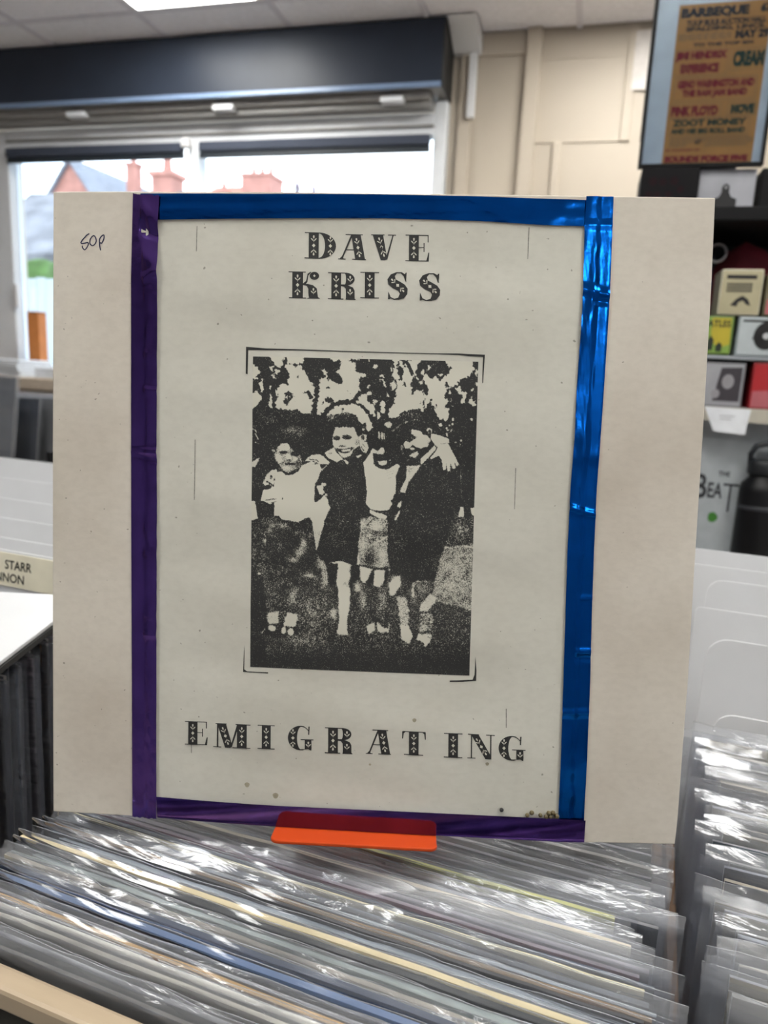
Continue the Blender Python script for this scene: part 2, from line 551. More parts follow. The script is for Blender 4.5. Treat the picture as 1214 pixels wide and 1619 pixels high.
def gable_house(name, label, x0, x1, y0, y1, zw, zr, mwall, mroof, ridge='y', chim=(), wins=()):
    t = thing(name, label, 'house', ((x0 + x1) / 2, (y0 + y1) / 2, -0.12))
    hx, hy = (x1 - x0) / 2, (y1 - y0) / 2
    zw += .12; zr += .12
    if ridge == 'y':
        part('wall', MB().prism([(-hx, 0), (hx, 0), (hx, zw), (0, zr), (-hx, zw)], -hy, hy, 'y'), mwall, t)
        r = MB()
        for s in (-1, 1):
            r.prism([(0, zr + .02), (s * (hx + .3), zw - .3 * (zr - zw) / hx + .02), (s * (hx + .3), zw - .3 * (zr - zw) / hx + .2), (0, zr + .2)], -hy - .2, hy + .2, 'y')
        part('roof', r, mroof, t)
    else:
        part('wall', MB().prism([(-hy, 0), (hy, 0), (hy, zw), (0, zr), (-hy, zw)], -hx, hx, 'x'), mwall, t)
        r = MB()
        for s in (-1, 1):
            r.prism([(0, zr + .02), (s * (hy + .3), zw - .3 * (zr - zw) / hy + .02), (s * (hy + .3), zw - .3 * (zr - zw) / hy + .2), (0, zr + .2)], -hx - .2, hx + .2, 'x')
        part('roof', r, mroof, t)
    for cx_, cy_, cw, cz0, cz1, npot in chim:
        c = part('chimney', MB().box(cx_ - cw / 2, cy_ - cw / 2, cz0, cx_ + cw / 2, cy_ + cw / 2, cz1).box(cx_ - cw / 2 - .06, cy_ - cw / 2 - .06, cz1, cx_ + cw / 2 + .06, cy_ + cw / 2 + .06, cz1 + .12), mwall if mwall is M_brick else M_brick, t)
        for k in range(npot):
            px = cx_ + (k - (npot - 1) / 2) * cw / max(npot, 1) * .9
            part('chimney_pot', MB().lathe([(.13, 0), (.10, .35), (.13, .4)], 10), M_brick, c, loc=(px, cy_, cz1 + .12))
    for wx, wz, ww, wh in wins:
        f = part('window', MB().box(wx - ww / 2, -hy - .05, wz - wh / 2, wx + ww / 2, -hy + .02, wz + wh / 2), M_white_paint, t)
        part('pane', MB().box(wx - ww / 2 + .07, -hy - .06, wz - wh / 2 + .07, wx + ww / 2 - .07, -hy - .04, wz + wh / 2 - .07), M_wdark, f)
    return t
gable_house('brick_house', 'red brick house with a pointed gable and grey roof slopes outside the left window pane', -25.4, -21.4, 30, 40, 6.9, 9.5, M_brick, M_slate, 'y', chim=[(1.9, -3.0, .5, 7.5, 9.9, 1), (-1.7, -2.0, .6, 7.5, 9.6, 2)], wins=[(-.8, 5.0, .9, 1.2), (.9, 5.0, .9, 1.2)])
gable_house('slate_house', 'house with a broad slate roof and tall red chimney stacks outside the left pane', -21.0, -15.5, 33, 39, 7.4, 9.0, M_brick, M_slate, 'x', chim=[(2.0, -1.2, 1.5, 7.6, 9.9, 3), (.1, -1.5, .5, 7.6, 9.2, 1)], wins=[(-1.6, 5.5, .9, 1.2), (1.2, 5.5, .9, 1.2)])
gable_house('low_brick_house', 'low red brick house whose ridge just shows through the right pane', -23.6, -21.0, 41.5, 47, 10.2, 11.5, M_brick, pmat('red_roof', 'a8604c', .8, var=.2, scale=2), 'x', wins=[(0, 7.0, .9, 1.2)])
gable_house('cottage', 'cream cottage with a grey lichened roof behind the pale fence', -15.6, -10.8, 16, 21, 3.55, 5.35, M_render, M_thatch, 'x', chim=[(1.8, 0, .6, 5.0, 6.0, 1)], wins=[(.3, 2.4, .9, 1.0), (-1.4, 2.4, .9, 1.0)])
hd = MB()
rr = random.Random(3)
hd.grid(lambda u, v: (-15.5 + 6.5 * u, 13.0 + .9 * v + .12 * math.sin(u * 40), 3.02 + .10 * math.sin(u * 31) * math.sin(v * 9 + u * 17) - 2.0 * (2 * v - 1) ** 6), 60, 8)
hd.grid(lambda u, v: (-15.5 + 6.5 * u, 13.0 - .06 * math.sin(u * 55) * math.sin(v * 11), -.12 + 1.3 * v), 60, 6)
tag(part('hedge', hd, M_lawn, None, smooth=True), 'clipped green hedge between the cottage and the pale fence', 'hedge')
fe = thing('board_fence', 'pale weathered vertical board fence outside the left pane', 'fence', (-6.4, 8.0, -.12))
board_mesh = MB().box(-.062, -.012, 0, .062, .012, 2.24).mesh('board', M_fence, bevel=0.004)
for k in range(30):
    b_ = link('board', board_mesh, fe, (-1.9 + k * .130, 0.0, rr.uniform(-.02, .02) + .02))
for z in (.5, 1.8):
    part('rail', MB().box(-2.0, .013, z, 2.0, .06, z + .09), M_fence, fe)
def tree(name, label, x, y, h):
    t = thing(name, label, 'tree', (x, y, -.12))
    part('trunk', MB().lathe([(.22, 0), (.15, h * .5), (.05, h * .9)], 8), pmat('bark', '5c4a3c', .9), t)
    m = MB()
    r = random.Random(int(x * 10))
    for k in range(220):
        a, q = r.uniform(0, 6.28), r.random()
        z = h * (.45 + .55 * q)
        rad = h * .035 * math.sin(math.pi * min(1, q * .85 + .12)) * math.sqrt(r.random())
        c = Vector((rad * math.cos(a), rad * math.sin(a), z))
        d1 = Vector((r.uniform(-1, 1), r.uniform(-1, 1), r.uniform(-1, 1))).normalized() * .2
        d2 = d1.orthogonal().normalized() * .16
        m.add([c - d1, c + d2, c + d1, c - d2], [(0, 1, 2, 3)])
    f = part('crown', m, pmat('winter_twigs', '8c7f8a', .9, var=.3), t)
    f['kind'] = 'stuff'
tree('slim_tree', 'slim tree tip beyond the roofs, left one in the right pane', -17.0, 41, 11.2)
tree('slim_tree', 'slim tree tip beyond the roofs, right one in the right pane', -16.0, 41, 11.0)

# ------------------------------------------------------------------ things on the window ledge
M_bag = pmat('white_paper', 'e4e8ee', 0.6, var=0.04)
def ledge_pile(label, x, y, w_, d_, n):
    t = thing('paper_stack', label, 'papers', (x, y, 1.155))
    r = random.Random(int(100 * x))
    z = 0
    for k in range(n):
        h = r.uniform(.008, .018)
        o = part('sheet_pack', MB().box(-w_ / 2, -d_ / 2, z, w_ / 2, d_ / 2, z + h), M_bag, t, bevel=0.003)
        o.rotation_euler = (0, 0, r.uniform(-.12, .12))
        z += h + .0005
ledge_pile('loose stack of white papers on the timber window ledge beside the orange box', -2.78, 3.05, .32, .22, 6)
ledge_pile('low pile of white packets on the timber window ledge nearest the album cover', -2.44, 3.07, .24, .2, 3)
ob = thing('orange_box', 'narrow upright orange box standing on the window ledge', 'box', (-2.79, 3.27, 1.155))
part('body', MB().box(-.035, -.03, 0, .035, .03, .31), pmat('orange_card', 'd08447', .6), ob, bevel=0.003)
part('flap', MB().box(-.034, -.029, .3105, .034, .029, .322), pmat('orange_flap', 'b8703a', .6), ob, bevel=0.002)

# ------------------------------------------------------------------ shelf unit with merchandise (right)
M_black = pmat('black_laminate', '0f0f12', 0.6, var=0.1, spec=.2)
M_acrylic = pmat('clear_grey_acrylic', '9aa0a6', 0.2, var=0.05)
su = thing('shelf_unit', 'black retail shelf unit against the right side behind the album cover', 'shelves', (0, 0, 0))
SX0, SX1, SY0, SY1 = 0.135, 0.80, 1.55, 1.86
part('top_board', MB().box(SX0, SY0, 1.592, SX1, SY1, 1.617), M_black, su, bevel=0.002)
part('side_panel', MB().box(SX0, SY0 + .01, 0, SX0 + .018, SY1, 1.592), M_black, su, bevel=0.001)
part('side_panel', MB().box(SX1 - .018, SY0 + .01, 0, SX1, SY1, 1.592), M_black, su, bevel=0.001)
part('back_panel', MB().box(SX0 + .018, SY1 - .012, 0, SX1 - .018, SY1, 1.592), pmat('dark_back', '202126', .6), su)
part('shelf', MB().box(SX0 + .018, SY0 + .005, 1.232, SX1 - .018, SY1 - .012, 1.247), M_acrylic, su, bevel=0.002)
part('shelf', MB().box(SX0 + .018, SY0 + .005, 1.340, SX1 - .018, SY1 - .012, 1.347), M_acrylic, su, bevel=0.002)
part('shelf', MB().box(SX0 + .018, SY0 + .005, 0.905, SX1 - .018, SY1 - .012, 0.925), M_acrylic, su, bevel=0.002)
part('ticket_strip', MB().box(SX0 + .018, SY0, 1.222, SX1 - .018, SY0 + .005, 1.249), pmat('ticket_strip', 'b5b0a4', .4), su, bevel=0.001)
part('plinth', MB().box(SX0 + .018, SY0 + .03, 0, SX1 - .018, SY1 - .012, 0.08), M_black, su)
pc = tag(part('price_card', MB().prism([(.222, 1.2485), (.305, 1.2475), (.300, 1.199), (.243, 1.202)], SY0 - .0030, SY0 - .0005, 'y'), pmat('white_card', 'dfe2e8', .5), None), 'blank white price card clipped to the front of the mug shelf', 'card')
pl = MB()
for k, (a, b_) in enumerate([(.250, .278), (.252, .272)]):
    pl.box(a, SY0 - .0034, 1.232 - k * .006, b_, SY0 - .0031, 1.2335 - k * .006)
part('print_line', pl, pmat('grey_print', '9a9aa0', .6), pc)

# printed gift boxes holding mugs
def mug_box(name, label, x0, x1, z0, z1, face, side, draw, y0=SY0 + .008, d=.085):
    t = thing(name, label, 'mug box', ((x0 + x1) / 2, y0, z0), 0, 'boxed mugs on the shelf')
    hw, h = (x1 - x0) / 2, z1 - z0
    part('carton', MB().box(-hw, 0, 0, hw, d, h), [side], t, bevel=0.003)
    m, mats = MB(), []
    part('front_print', MB().box(-hw + .003, -.0006, .003, hw - .003, -.0001, h - .003), face, t)
    draw(t, hw, h)
    return t
M_ink = pmat('black_ink', '1c1b1c', .6)
def d_cream(t, hw, h):
    m = MB()
    m.box(-hw + .010, -.0012, h - .018, hw - .012, -.0008, h - .011)
    for k in range(3):
        for i in range(9):
            m.box(-hw + .012 + i * .005, -.0012, h - .030 - k * .006, -hw + .0155 + i * .005, -.0008, h - .0255 - k * .006)
    part('black_lettering', m, M_ink, t)
    m = MB()
    m.prism([(-.016, .018), (-.006, .030), (.004, .036), (.014, .030), (.020, .018), (.012, .020), (.006, .027), (-.002, .024), (-.004, .016)], -.0013, -.0008)
    part('face_print', m, M_ink, t)
def d_green(t, hw, h):
    m = MB()
    m.prism([(-.005, h - .004), (hw - .006, h - .004), (hw - .004, .02), (.010, .012), (-.004, .03)], -.0011, -.0007)
    part('yellow_patch', m, pmat('yellow_print', 'b5a52e', .6), t)
    m = MB()
    add_text(m, 'BEATLES', -hw + .008, h - .021, hw - .006, h - .008, -.0014, bold=.03)
    for x, zz, a in ((-.02, .006, .020), (-.004, .008, .028), (.012, .006, .018)):
        m.prism([(x - .005, zz), (x + .005, zz), (x + .006, zz + a * .7), (x, zz + a), (x - .006, zz + a * .6)], -.0015, -.0011)
    part('dark_print', m, pmat('dark_green_ink', '1f2b1c', .6), t)
def d_disc(t, hw, h):
    m = MB()
    m.prism([(hw - .028 + .022 * math.cos(a), h * .52 + .026 * math.sin(a)) for a in [k * math.pi / 12 for k in range(24)]], -.0012, -.0008)
    for k in range(6):
        m.box(-.012 + k * .004, -.0012, .03 - k * .003, -.0105 + k * .004, -.0008, h * .5 + k * .003)
    m.box(-hw + .008, -.0012, h - .010, hw - .008, -.0008, h - .006)
    part('disc_print', m, M_ink, t)
    part('disc_label', MB().prism([(hw - .028 + .006 * math.cos(a), h * .52 + .006 * math.sin(a)) for a in [k * math.pi / 6 for k in range(12)]], -.0016, -.0012), pmat('pale_label', 'b9bcc0', .6), t)
def d_face(t, hw, h):
    part('dark_panel', MB().prism([(-.012, .012), (hw - .006, .012), (hw - .006, h - .008), (-.002, h - .010)], -.0011, -.0007), pmat('dark_mauve', '38343a', .6), t)
    m = MB()
    m.prism([(.012 + .011 * math.cos(a), h * .58 + .014 * math.sin(a)) for a in [k * math.pi / 8 for k in range(16)]], -.0015, -.0011)
    m.prism([(-.008 + .008 * math.cos(a), h * .30 + .009 * math.sin(a)) for a in [k * math.pi / 6 for k in range(12)]], -.0015, -.0011)
    part('pale_print', m, pmat('pale_figure', '8f8d92', .6), t)
def d_red(t, hw, h):
    part('pale_band', MB().prism([(-hw + .004, .004), (hw - .004, .004), (hw - .004, h * .45), (-hw + .004, h * .38)], -.0011, -.0007), pmat('pink_band', 'b06068', .6), t)
mug_box('mug_box', 'cream mug box with black print, on top of the green box', .222, .296, 1.4225, 1.507, pmat('cream_print', 'b0a88a', .5), pmat('cream_side', 'c2bda8', .4), d_cream)
mug_box('mug_box', 'olive brown mug box beside the cream one at the frame edge', .302, .372, 1.4225, 1.500, pmat('olive_print', '77705c', .5), pmat('olive_side', '6c6650', .4), d_red)
mug_box('mug_box', 'lime green and yellow mug box under the cream box', .186, .256, 1.348, 1.421, pmat('green_print', '7fa048', .5), pmat('green_side', '58703a', .4), d_green)
mug_box('mug_box', 'white mug box with a black record disc printed on it', .263, .342, 1.348, 1.421, pmat('white_print', 'b4bcc0', .5), pmat('white_side', '9aa4a8', .4), d_disc)
mug_box('mug_box', 'grey mug box with a pale face printed on it, under the green box', .205, .288, 1.2485, 1.334, pmat('grey_print', '77737a', .5), pmat('grey_side', '67656a', .4), d_face)
mug_box('mug_box', 'bright red mug box on the shelf beside the grey one', .300, .375, 1.2485, 1.337, pmat('red_print', 'a81f26', .45), pmat('red_side', '8a1c22', .4), d_red)
# red bag with a ring, behind the cream box
rb = thing('cloth_bag', 'crumpled dark red and purple cloth bag with a silver ring behind the cream mug box', 'bag', (.275, 1.70, 1.348))
def bagf(u, v):
    a = 2 * math.pi * u
    r = (1 - .25 * v) * (1 + .06 * math.sin(5 * a + 6 * v)) * (math.sin(math.pi * min(1, v * .9 + .12)) ** .35)
    return (.085 * r * math.cos(a) + .012 * math.sin(9 * v), .045 * r * math.sin(a), .232 * v)
part('pouch', MB().grid(bagf, 28, 12), pmat('red_cloth', '6d1c2c', .7, var=.35, scale=14), rb, smooth=True)
part('ring', MB().tube([(-.055 + .017 * math.cos(a), -.058, .200 + .017 * math.sin(a)) for a in [k * math.pi / 10 for k in range(21)]], .003, 6), pmat('silver_ring', '9a9698', .3, metal=.9), rb, smooth=True)
nb = thing('dark_parcel', 'dark navy wrapped parcel at the far left of the shelf beside the red bag', 'parcel', (.19, 1.66, 1.348))
part('wrap', MB().box(-.035, 0, 0, .03, .1, .20), pmat('navy_wrap', '20222e', .5, var=.3), nb, bevel=.006)
part('band', MB().box(-.036, -.001, .13, .031, .101, .15), pmat('blue_band', '2f3b52', .5), nb, bevel=.001)

# big pale panel with lettering and a green apple, black bottle in front
bp_ = thing('printed_board', 'pale grey board printed THE BEATLES with a green apple on the lower shelf', 'board', (.16, 1.60, .925))
part('panel', MB().box(0, 0, 0, .30, .012, .300), pmat('pale_board', 'a9afb4', .4), bp_, bevel=.002)
m = MB()
add_text(m, 'B', .070, .135, .094, .186, -.0006, bold=.02)
add_text(m, 'EA', .096, .138, .124, .170, -.0006, bold=.02)
m.box(.1245, -.0008, .165, .154, -.0002, .170)
m.box(.1365, -.0008, .112, .1405, -.0002, .170)
add_text(m, 'LES', .155, .138, .196, .170, -.0006, bold=.02)
add_text(m, 'THE', .112, .184, .134, .194, -.0006, bold=.03)
part('black_lettering', m, pmat('logo_black', '24262c', .5), bp_)
ap = MB().prism([(.112 + .0095 * math.cos(a) * (1 + .08 * math.cos(3 * a)), .098 + .0105 * math.sin(a)) for a in [k * math.pi / 10 for k in range(20)]], -.0008, -.0002)
part('green_apple', ap, pmat('apple_green', '3d7a2c', .5), bp_)
bt = thing('drinks_bottle', 'matt black drinks bottle with a carry-loop cap in front of the pale board', 'bottle', (.348, 1.575, .925))
part('body', MB().lathe([(.034, 0), (.038, .006), (.038, .165), (.036, .178), (.024, .190), (.024, .196)], 28), pmat('bottle_black', '0b0c10', .45, spec=.3), bt, smooth=True)
part('cap', MB().lathe([(.027, .1965), (.029, .199), (.029, .222), (.026, .226)], 24), pmat('cap_black', '1a1d22', .45), bt, smooth=True)
part('carry_loop', MB().tube([(-.024 + .0, 0, .215), (-.026, 0, .235), (-.018, 0, .252), (0, 0, .258), (.018, 0, .252), (.026, 0, .235), (.024, 0, .215)], .006, 8), pmat('loop_black', '20242a', .4), bt, smooth=True)
part('lettering_band', MB().lathe([(.0382, .128), (.0384, .130), (.0384, .134), (.0382, .136)], 28), pmat('faint_grey', '34363c', .5), bt, smooth=True)

# boxes on top of the unit, framed gig poster standing on them
def carton(name, label, x0, x1, y0, y1, z0, z1, m, cat='box'):
    t = thing(name, label, cat, ((x0 + x1) / 2, y0, z0))
    hw = (x1 - x0) / 2
    part('carton', MB().box(-hw, 0, 0, hw, y1 - y0, z1 - z0), m, t, bevel=.002)
    return t, hw, z1 - z0
t, hw, h = carton('dark_box', 'black box with faint dark print under the left half of the gig poster', .057, .161, 1.555, 1.68, 1.618, 1.688, pmat('box_black', '121114', .6, spec=.15))
m = MB()
for k, (x, z, a) in enumerate([(-.03, .045, .008), (-.012, .044, .007), (.008, .045, .008), (-.036, .022, .006), (-.02, .021, .006), (.0, .022, .006), (.02, .03, .007)]):
    m.prism([(x + a * math.cos(b), z + a * math.sin(b)) for b in [i * math.pi / 4 for i in range(8)]], -.0008, -.0002)
part('faint_print', m, pmat('dim_red_print', '24161a', .7, spec=.1), t)
part('side_ledge', MB().box(-hw + .002, -.0, -.0, hw - .002, .001, .0005), M_black, t)
t, hw, h = carton('white_box', 'plain pale grey box under the right half of the gig poster', .163, .262, 1.575, 1.68, 1.618, 1.6875, pmat('box_pale', 'a9aab2', .45))
part('lid_seam', MB().box(-hw + .001, -.0006, h - .012, hw - .001, -.0001, h - .0115), pmat('seam_grey', '8d8e96', .5), t)
hk = thing('hang_hook', 'black plastic hanger with a keyhole standing before the pale box', 'hook', (.213, 1.560, 1.6175))
part('plate', MB().prism([(-.030, 0), (.017, 0), (.017, .014), (.007, .018), (.003, .026), (.003, .036), (-.001, .041), (-.006, .041), (-.010, .036), (-.010, .026), (-.014, .018), (-.026, .013)], 0, .006, 'y'), pmat('hook_black', '151517', .4), hk, bevel=.001)
part('keyhole', MB().prism([(-.0035 + .0028 * math.cos(a), .0345 + .003 * math.sin(a)) for a in [k * math.pi / 6 for k in range(12)]], -.0008, -.0002, 'y'), pmat('keyhole_grey', '85868a', .5), hk)
bk = thing('black_box', 'black box end beside the pale box at the edge of the frame', 'box', (.325, 1.57, 1.6175))
part('carton', MB().box(-.055, 0, 0, .055, .1, .069), M_black, bk, bevel=.002)
part('lid', MB().box(-.0555, -.0006, .052, .0555, .1006, .0695), M_black, bk, bevel=.002)

PX0, PX1, PZ0, PZ1 = .049, .268, 1.6895, 2.06
pf = thing('framed_poster', 'black framed orange gig poster headed BARBEQUE 67, standing on the shelf boxes', 'poster', (0, 1.565, 0))
M_frame = pmat('frame_black', '0e0e10', .5, spec=.2)
for a in ((PX0, PZ0, PX1, PZ0 + .006), (PX0, PZ1 - .006, PX1, PZ1), (PX0, PZ0 + .006, PX0 + .006, PZ1 - .006), (PX1 - .006, PZ0 + .006, PX1, PZ1 - .006)):
    part('frame_bar', MB().box(a[0], -.006, a[1], a[2], .012, a[3]), M_frame, pf, bevel=.001)
part('mount', MB().box(PX0 + .006, .003, PZ0 + .006, PX1 - .006, .006, PZ1 - .006), pmat('pale_mount', '9098a4', .35), pf)
ps = part('poster_sheet', MB().box(.0915, .0018, PZ0 + .006, .2475, .0028, 1.966), pmat('orange_paper', '8a5e26', .7, var=.06, scale=20), pf)
def ptext(lines, mat, nm):
    m = MB()
    for s, x0, x1, zt, zb, bold in lines:
        add_text(m, s, .0915 + .156 * x0, 1.966 - .2700 * zb, .0915 + .156 * x1, 1.966 - .2700 * zt, .0014, bold=bold)
    return part(nm, m, mat, ps)
I_navy = pmat('poster_navy', '18181f', .7, spec=.2)
I_red = pmat('poster_red', '62101f', .7, spec=.2)
I_green = pmat('poster_green', '152a24', .7, spec=.2)
ptext([('BARBEQUE', .03, .76, .022, .092, .065), ('67', .88, 1.0, .02, .075, .065), ('TULIP BULB AUCTION HALL', .10, .955, .098, .135, .05), ('SPALDING, LINCS.', .10, .955, .138, .172, .05), ('MAY 29', .645, 1.0, .172, .228, .065), ('TO THE TOP SIX', .20, .86, .240, .262, .05), ('67', .345, .42, .846, .876, .06)], I_navy, 'navy_lettering')
ptext([('JIMI HENDRIX', .02, .585, .290, .352, .075), ('EXPERIENCE', .09, .51, .366, .425, .075), ('GENO WASHINGTON AND', .08, .915, .468, .520, .075), ('THE RAM JAM BAND', .14, .85, .528, .585, .075), ('PINK FLOYD', .04, .56, .630, .695, .075), ('BY COURTESY OF', .03, .41, .905, .918, .05), ('SOUNDS FORCE FIVE', .025, .95, .948, .992, .075)], I_red, 'red_lettering')
ptext([('CREAM', .655, .985, .300, .398, .075), ('MOVE', .70, .955, .628, .690, .075), ('ZOOT MONEY', .07, .89, .716, .760, .06), ('AND HIS BIG ROLL BAND', .06, .885, .772, .808, .065)], I_green, 'green_lettering')
m = MB()
def prule(x0, zt, x1, zb, t_=.0008):
    X0, X1, Z0, Z1 = .0915 + .156 * x0, .0915 + .156 * x1, 1.966 - .2700 * zb, 1.966 - .2700 * zt
    for a in ((X0, Z0, X1, Z0 + t_), (X0, Z1 - t_, X1, Z1), (X0, Z0, X0 + t_, Z1), (X1 - t_, Z0, X1, Z1)):
        m.box(a[0], .0011, a[1], a[2], .0017, a[3])
prule(-.0 + .005, .278, .60, .442); prule(.63, .283, 1.0 - .004, .418); prule(.045, .455, .94, .598); prule(.02, .615, .59, .706); prule(.66, .612, .975, .700); prule(.03, .708, .92, .822)
for k in range(3):
    r = random.Random(k)
    x = .03
    while x < .58:
        l = r.uniform(.04, .09); m.box(.0915 + .156 * x, .0011, 1.966 - .2700 * (.190 + k * .014), .0915 + .156 * min(x + l, .6), .0017, 1.966 - .2700 * (.184 + k * .014)); x += l + .02
for k in range(6):
    r = random.Random(k + 9)
    x = .06
    while x < .92:
        l = r.uniform(.03, .08)
        if not (.33 < x + l and x < .43 and k > 2):
            m.box(.0915 + .156 * x, .0011, 1.966 - .2700 * (.835 + k * .011), .0915 + .156 * (x + l), .0017, 1.966 - .2700 * (.8305 + k * .011))
        x += l + .012
part('small_print', m, pmat('poster_brown', '5a4426', .6), ps)
part('glazing', MB().box(PX0 + .006, -.0015, PZ0 + .006, PX1 - .006, -.0005, PZ1 - .006), glass_mat('non_glare_glass', .12, 1.2), pf)
of = thing('narrow_black_frame', 'edge of a second black frame behind the gig poster', 'frame', (.052, 1.70, 1.78))
part('frame_bar', MB().prism([(0, 0), (.012, -.02), (.012, .40), (0, .40)], 0, .018, 'y'), M_frame, of)
part('backing', MB().box(.012, .004, -.02, .20, .014, .40), M_black, of)
part('foot', MB().box(.02, .0, -.162, .19, .016, -.0205), M_black, of)

# ------------------------------------------------------------------ record browsers (rotated a little against the room)
YB = math.radians(-5.0)
CB, SB = math.cos(YB), math.sin(YB)
def B(x, y, z=0.0):
    return (x * CB - y * SB, x * SB + y * CB, z)
M_birch = pmat('cream_ply', 'a3927c', 0.5, var=0.1, scale=12, stretch=(1, 6, 6))
M_ply = pmat('brown_ply', '6b5340', 0.7, var=0.2, scale=15, stretch=(6, 1, 1))
M_dark = pmat('dark_panel', '2b2b2a', 0.8, var=0.25, scale=9)
M_floorcloth = pmat('charcoal_cloth', '33332e', 0.95, var=0.45, scale=16, bump=.4, bscale=200)
def browser(label, x0, x1, y0, y1, zt, zs):
    t = thing('record_bin', label, 'record bin', B((x0 + x1) / 2, y0, 0), YB, 'record bins')
    hx, d = (x1 - x0) / 2, y1 - y0
    part('base_board', MB().box(-hx, .014, .700, hx, d, .716), M_ply, t, bevel=.002)
    part('front_rail', MB().box(-hx, 0, zt - .011, hx, .011, zt), M_birch, t, bevel=.002)
    part('front_panel', MB().box(-hx, .004, .700, hx, .010, zt - .0115), M_floorcloth, t)
    part('side_panel', MB().box(-hx, .014, .7165, -hx + .006, d, zs), M_ply, t, bevel=.001)
    part('side_panel', MB().box(hx - .006, .014, .7165, hx, d, zs), M_ply, t, bevel=.001)
    part('back_panel', MB().box(-hx, d, .700, hx, d + .012, zt), M_ply, t, bevel=.002)
    for sx in (-hx + .03, hx - .03):
        for yy in (.04, d - .04):
            part('leg', MB().box(sx - .02, yy - .02, 0, sx + .02, yy + .02, .6995), M_dark, t, bevel=.002)
    return t
browser('front record bin with a cream front rail, under the album cover', -.322, .0415, .187, 1.00, 1.04, .95)
browser('right-hand record bin holding white blank dividers at its back', .0430, .385, .187, .95, 1.02, .96)
browser('left-hand record bin under the fallen white board', -1.065, -.325, .20, .97, 1.02, .93)

# ---- the records
PL = [plastic_mat('polythene_clear', 'cdd0d6', .075, rough=.17, bump=.25, stretch=(1.0, 6, 9)), plastic_mat('polythene_milky', 'd2d3d6', .18, rough=.3, bump=.2, stretch=(1.0, 6, 9)), plastic_mat('polythene_crinkled', 'd4d6da', .13, rough=.17, bump=.7, stretch=(3, 8, 11)), plastic_mat('polythene_grey', 'aeb1b8', .17, rough=.2, bump=.25, stretch=(1.0, 6, 9))]
M_edge_glint = plastic_mat('polythene_edge_glint', 'd6d8de', .35, rough=.15, bump=.1)  # whiter rim, painting in the light that cut sleeve edges catch
CARD_EDGE = {'cream': 'd9c9a0', 'white': 'd8d6d0', 'brown': '9a7d58', 'grey': 'a8a6a2'}
def wob(r, n):
    ph = [r.uniform(0, 6.28) for _ in range(n)]
    fq = [r.uniform(3, 60) for _ in range(n)]
    am = [1.0 / (1 + .06 * f) for f in fq]
    s = sum(am)
    return lambda x: sum(a * math.sin(f * x * 6.28 + p) for a, f, p in zip(am, fq, ph)) / s
JW, JH = .312, .312
def jacket_mesh(k):
    r = random.Random(50 + k)
    t = [.0018, .0026, .0022, .0032][k % 4]
    bow = r.uniform(-.0012, .0012)
    vs, fs, mi = [], [], []
    n = 14
    w_ = wob(r, 4)
    for i in range(n + 1):
        x = -JW / 2 + JW * i / n
        b = bow * (1 - (2 * x / JW) ** 2) + .0003 * w_(x)
        for yy, z in ((-t / 2, 0.002), (t / 2, .002), (t / 2, JH), (-t / 2, JH)):
            vs.append((x, yy + b * (z / JH), z + (.0006 * w_(x * 3) if z > .1 else 0)))
    for i in range(n):
        a, b = i * 4, i * 4 + 4
        fs += [(a, b, b + 3, a + 3), (a + 1, a + 2, b + 2, b + 1), (a + 3, b + 3, b + 2, a + 2), (a, a + 1, b + 1, b)]
        mi += [0, 0, 1, 1]
    fs += [(0, 3, 2, 1), (n * 4, n * 4 + 1, n * 4 + 2, n * 4 + 3)]
    mi += [1, 1]
    m = MB()
    m.v, m.f, m.m = vs, fs, mi
    return m.mesh('jacket', [M_cream, M_cream]), t
JACK = [jacket_mesh(k) for k in range(6)]
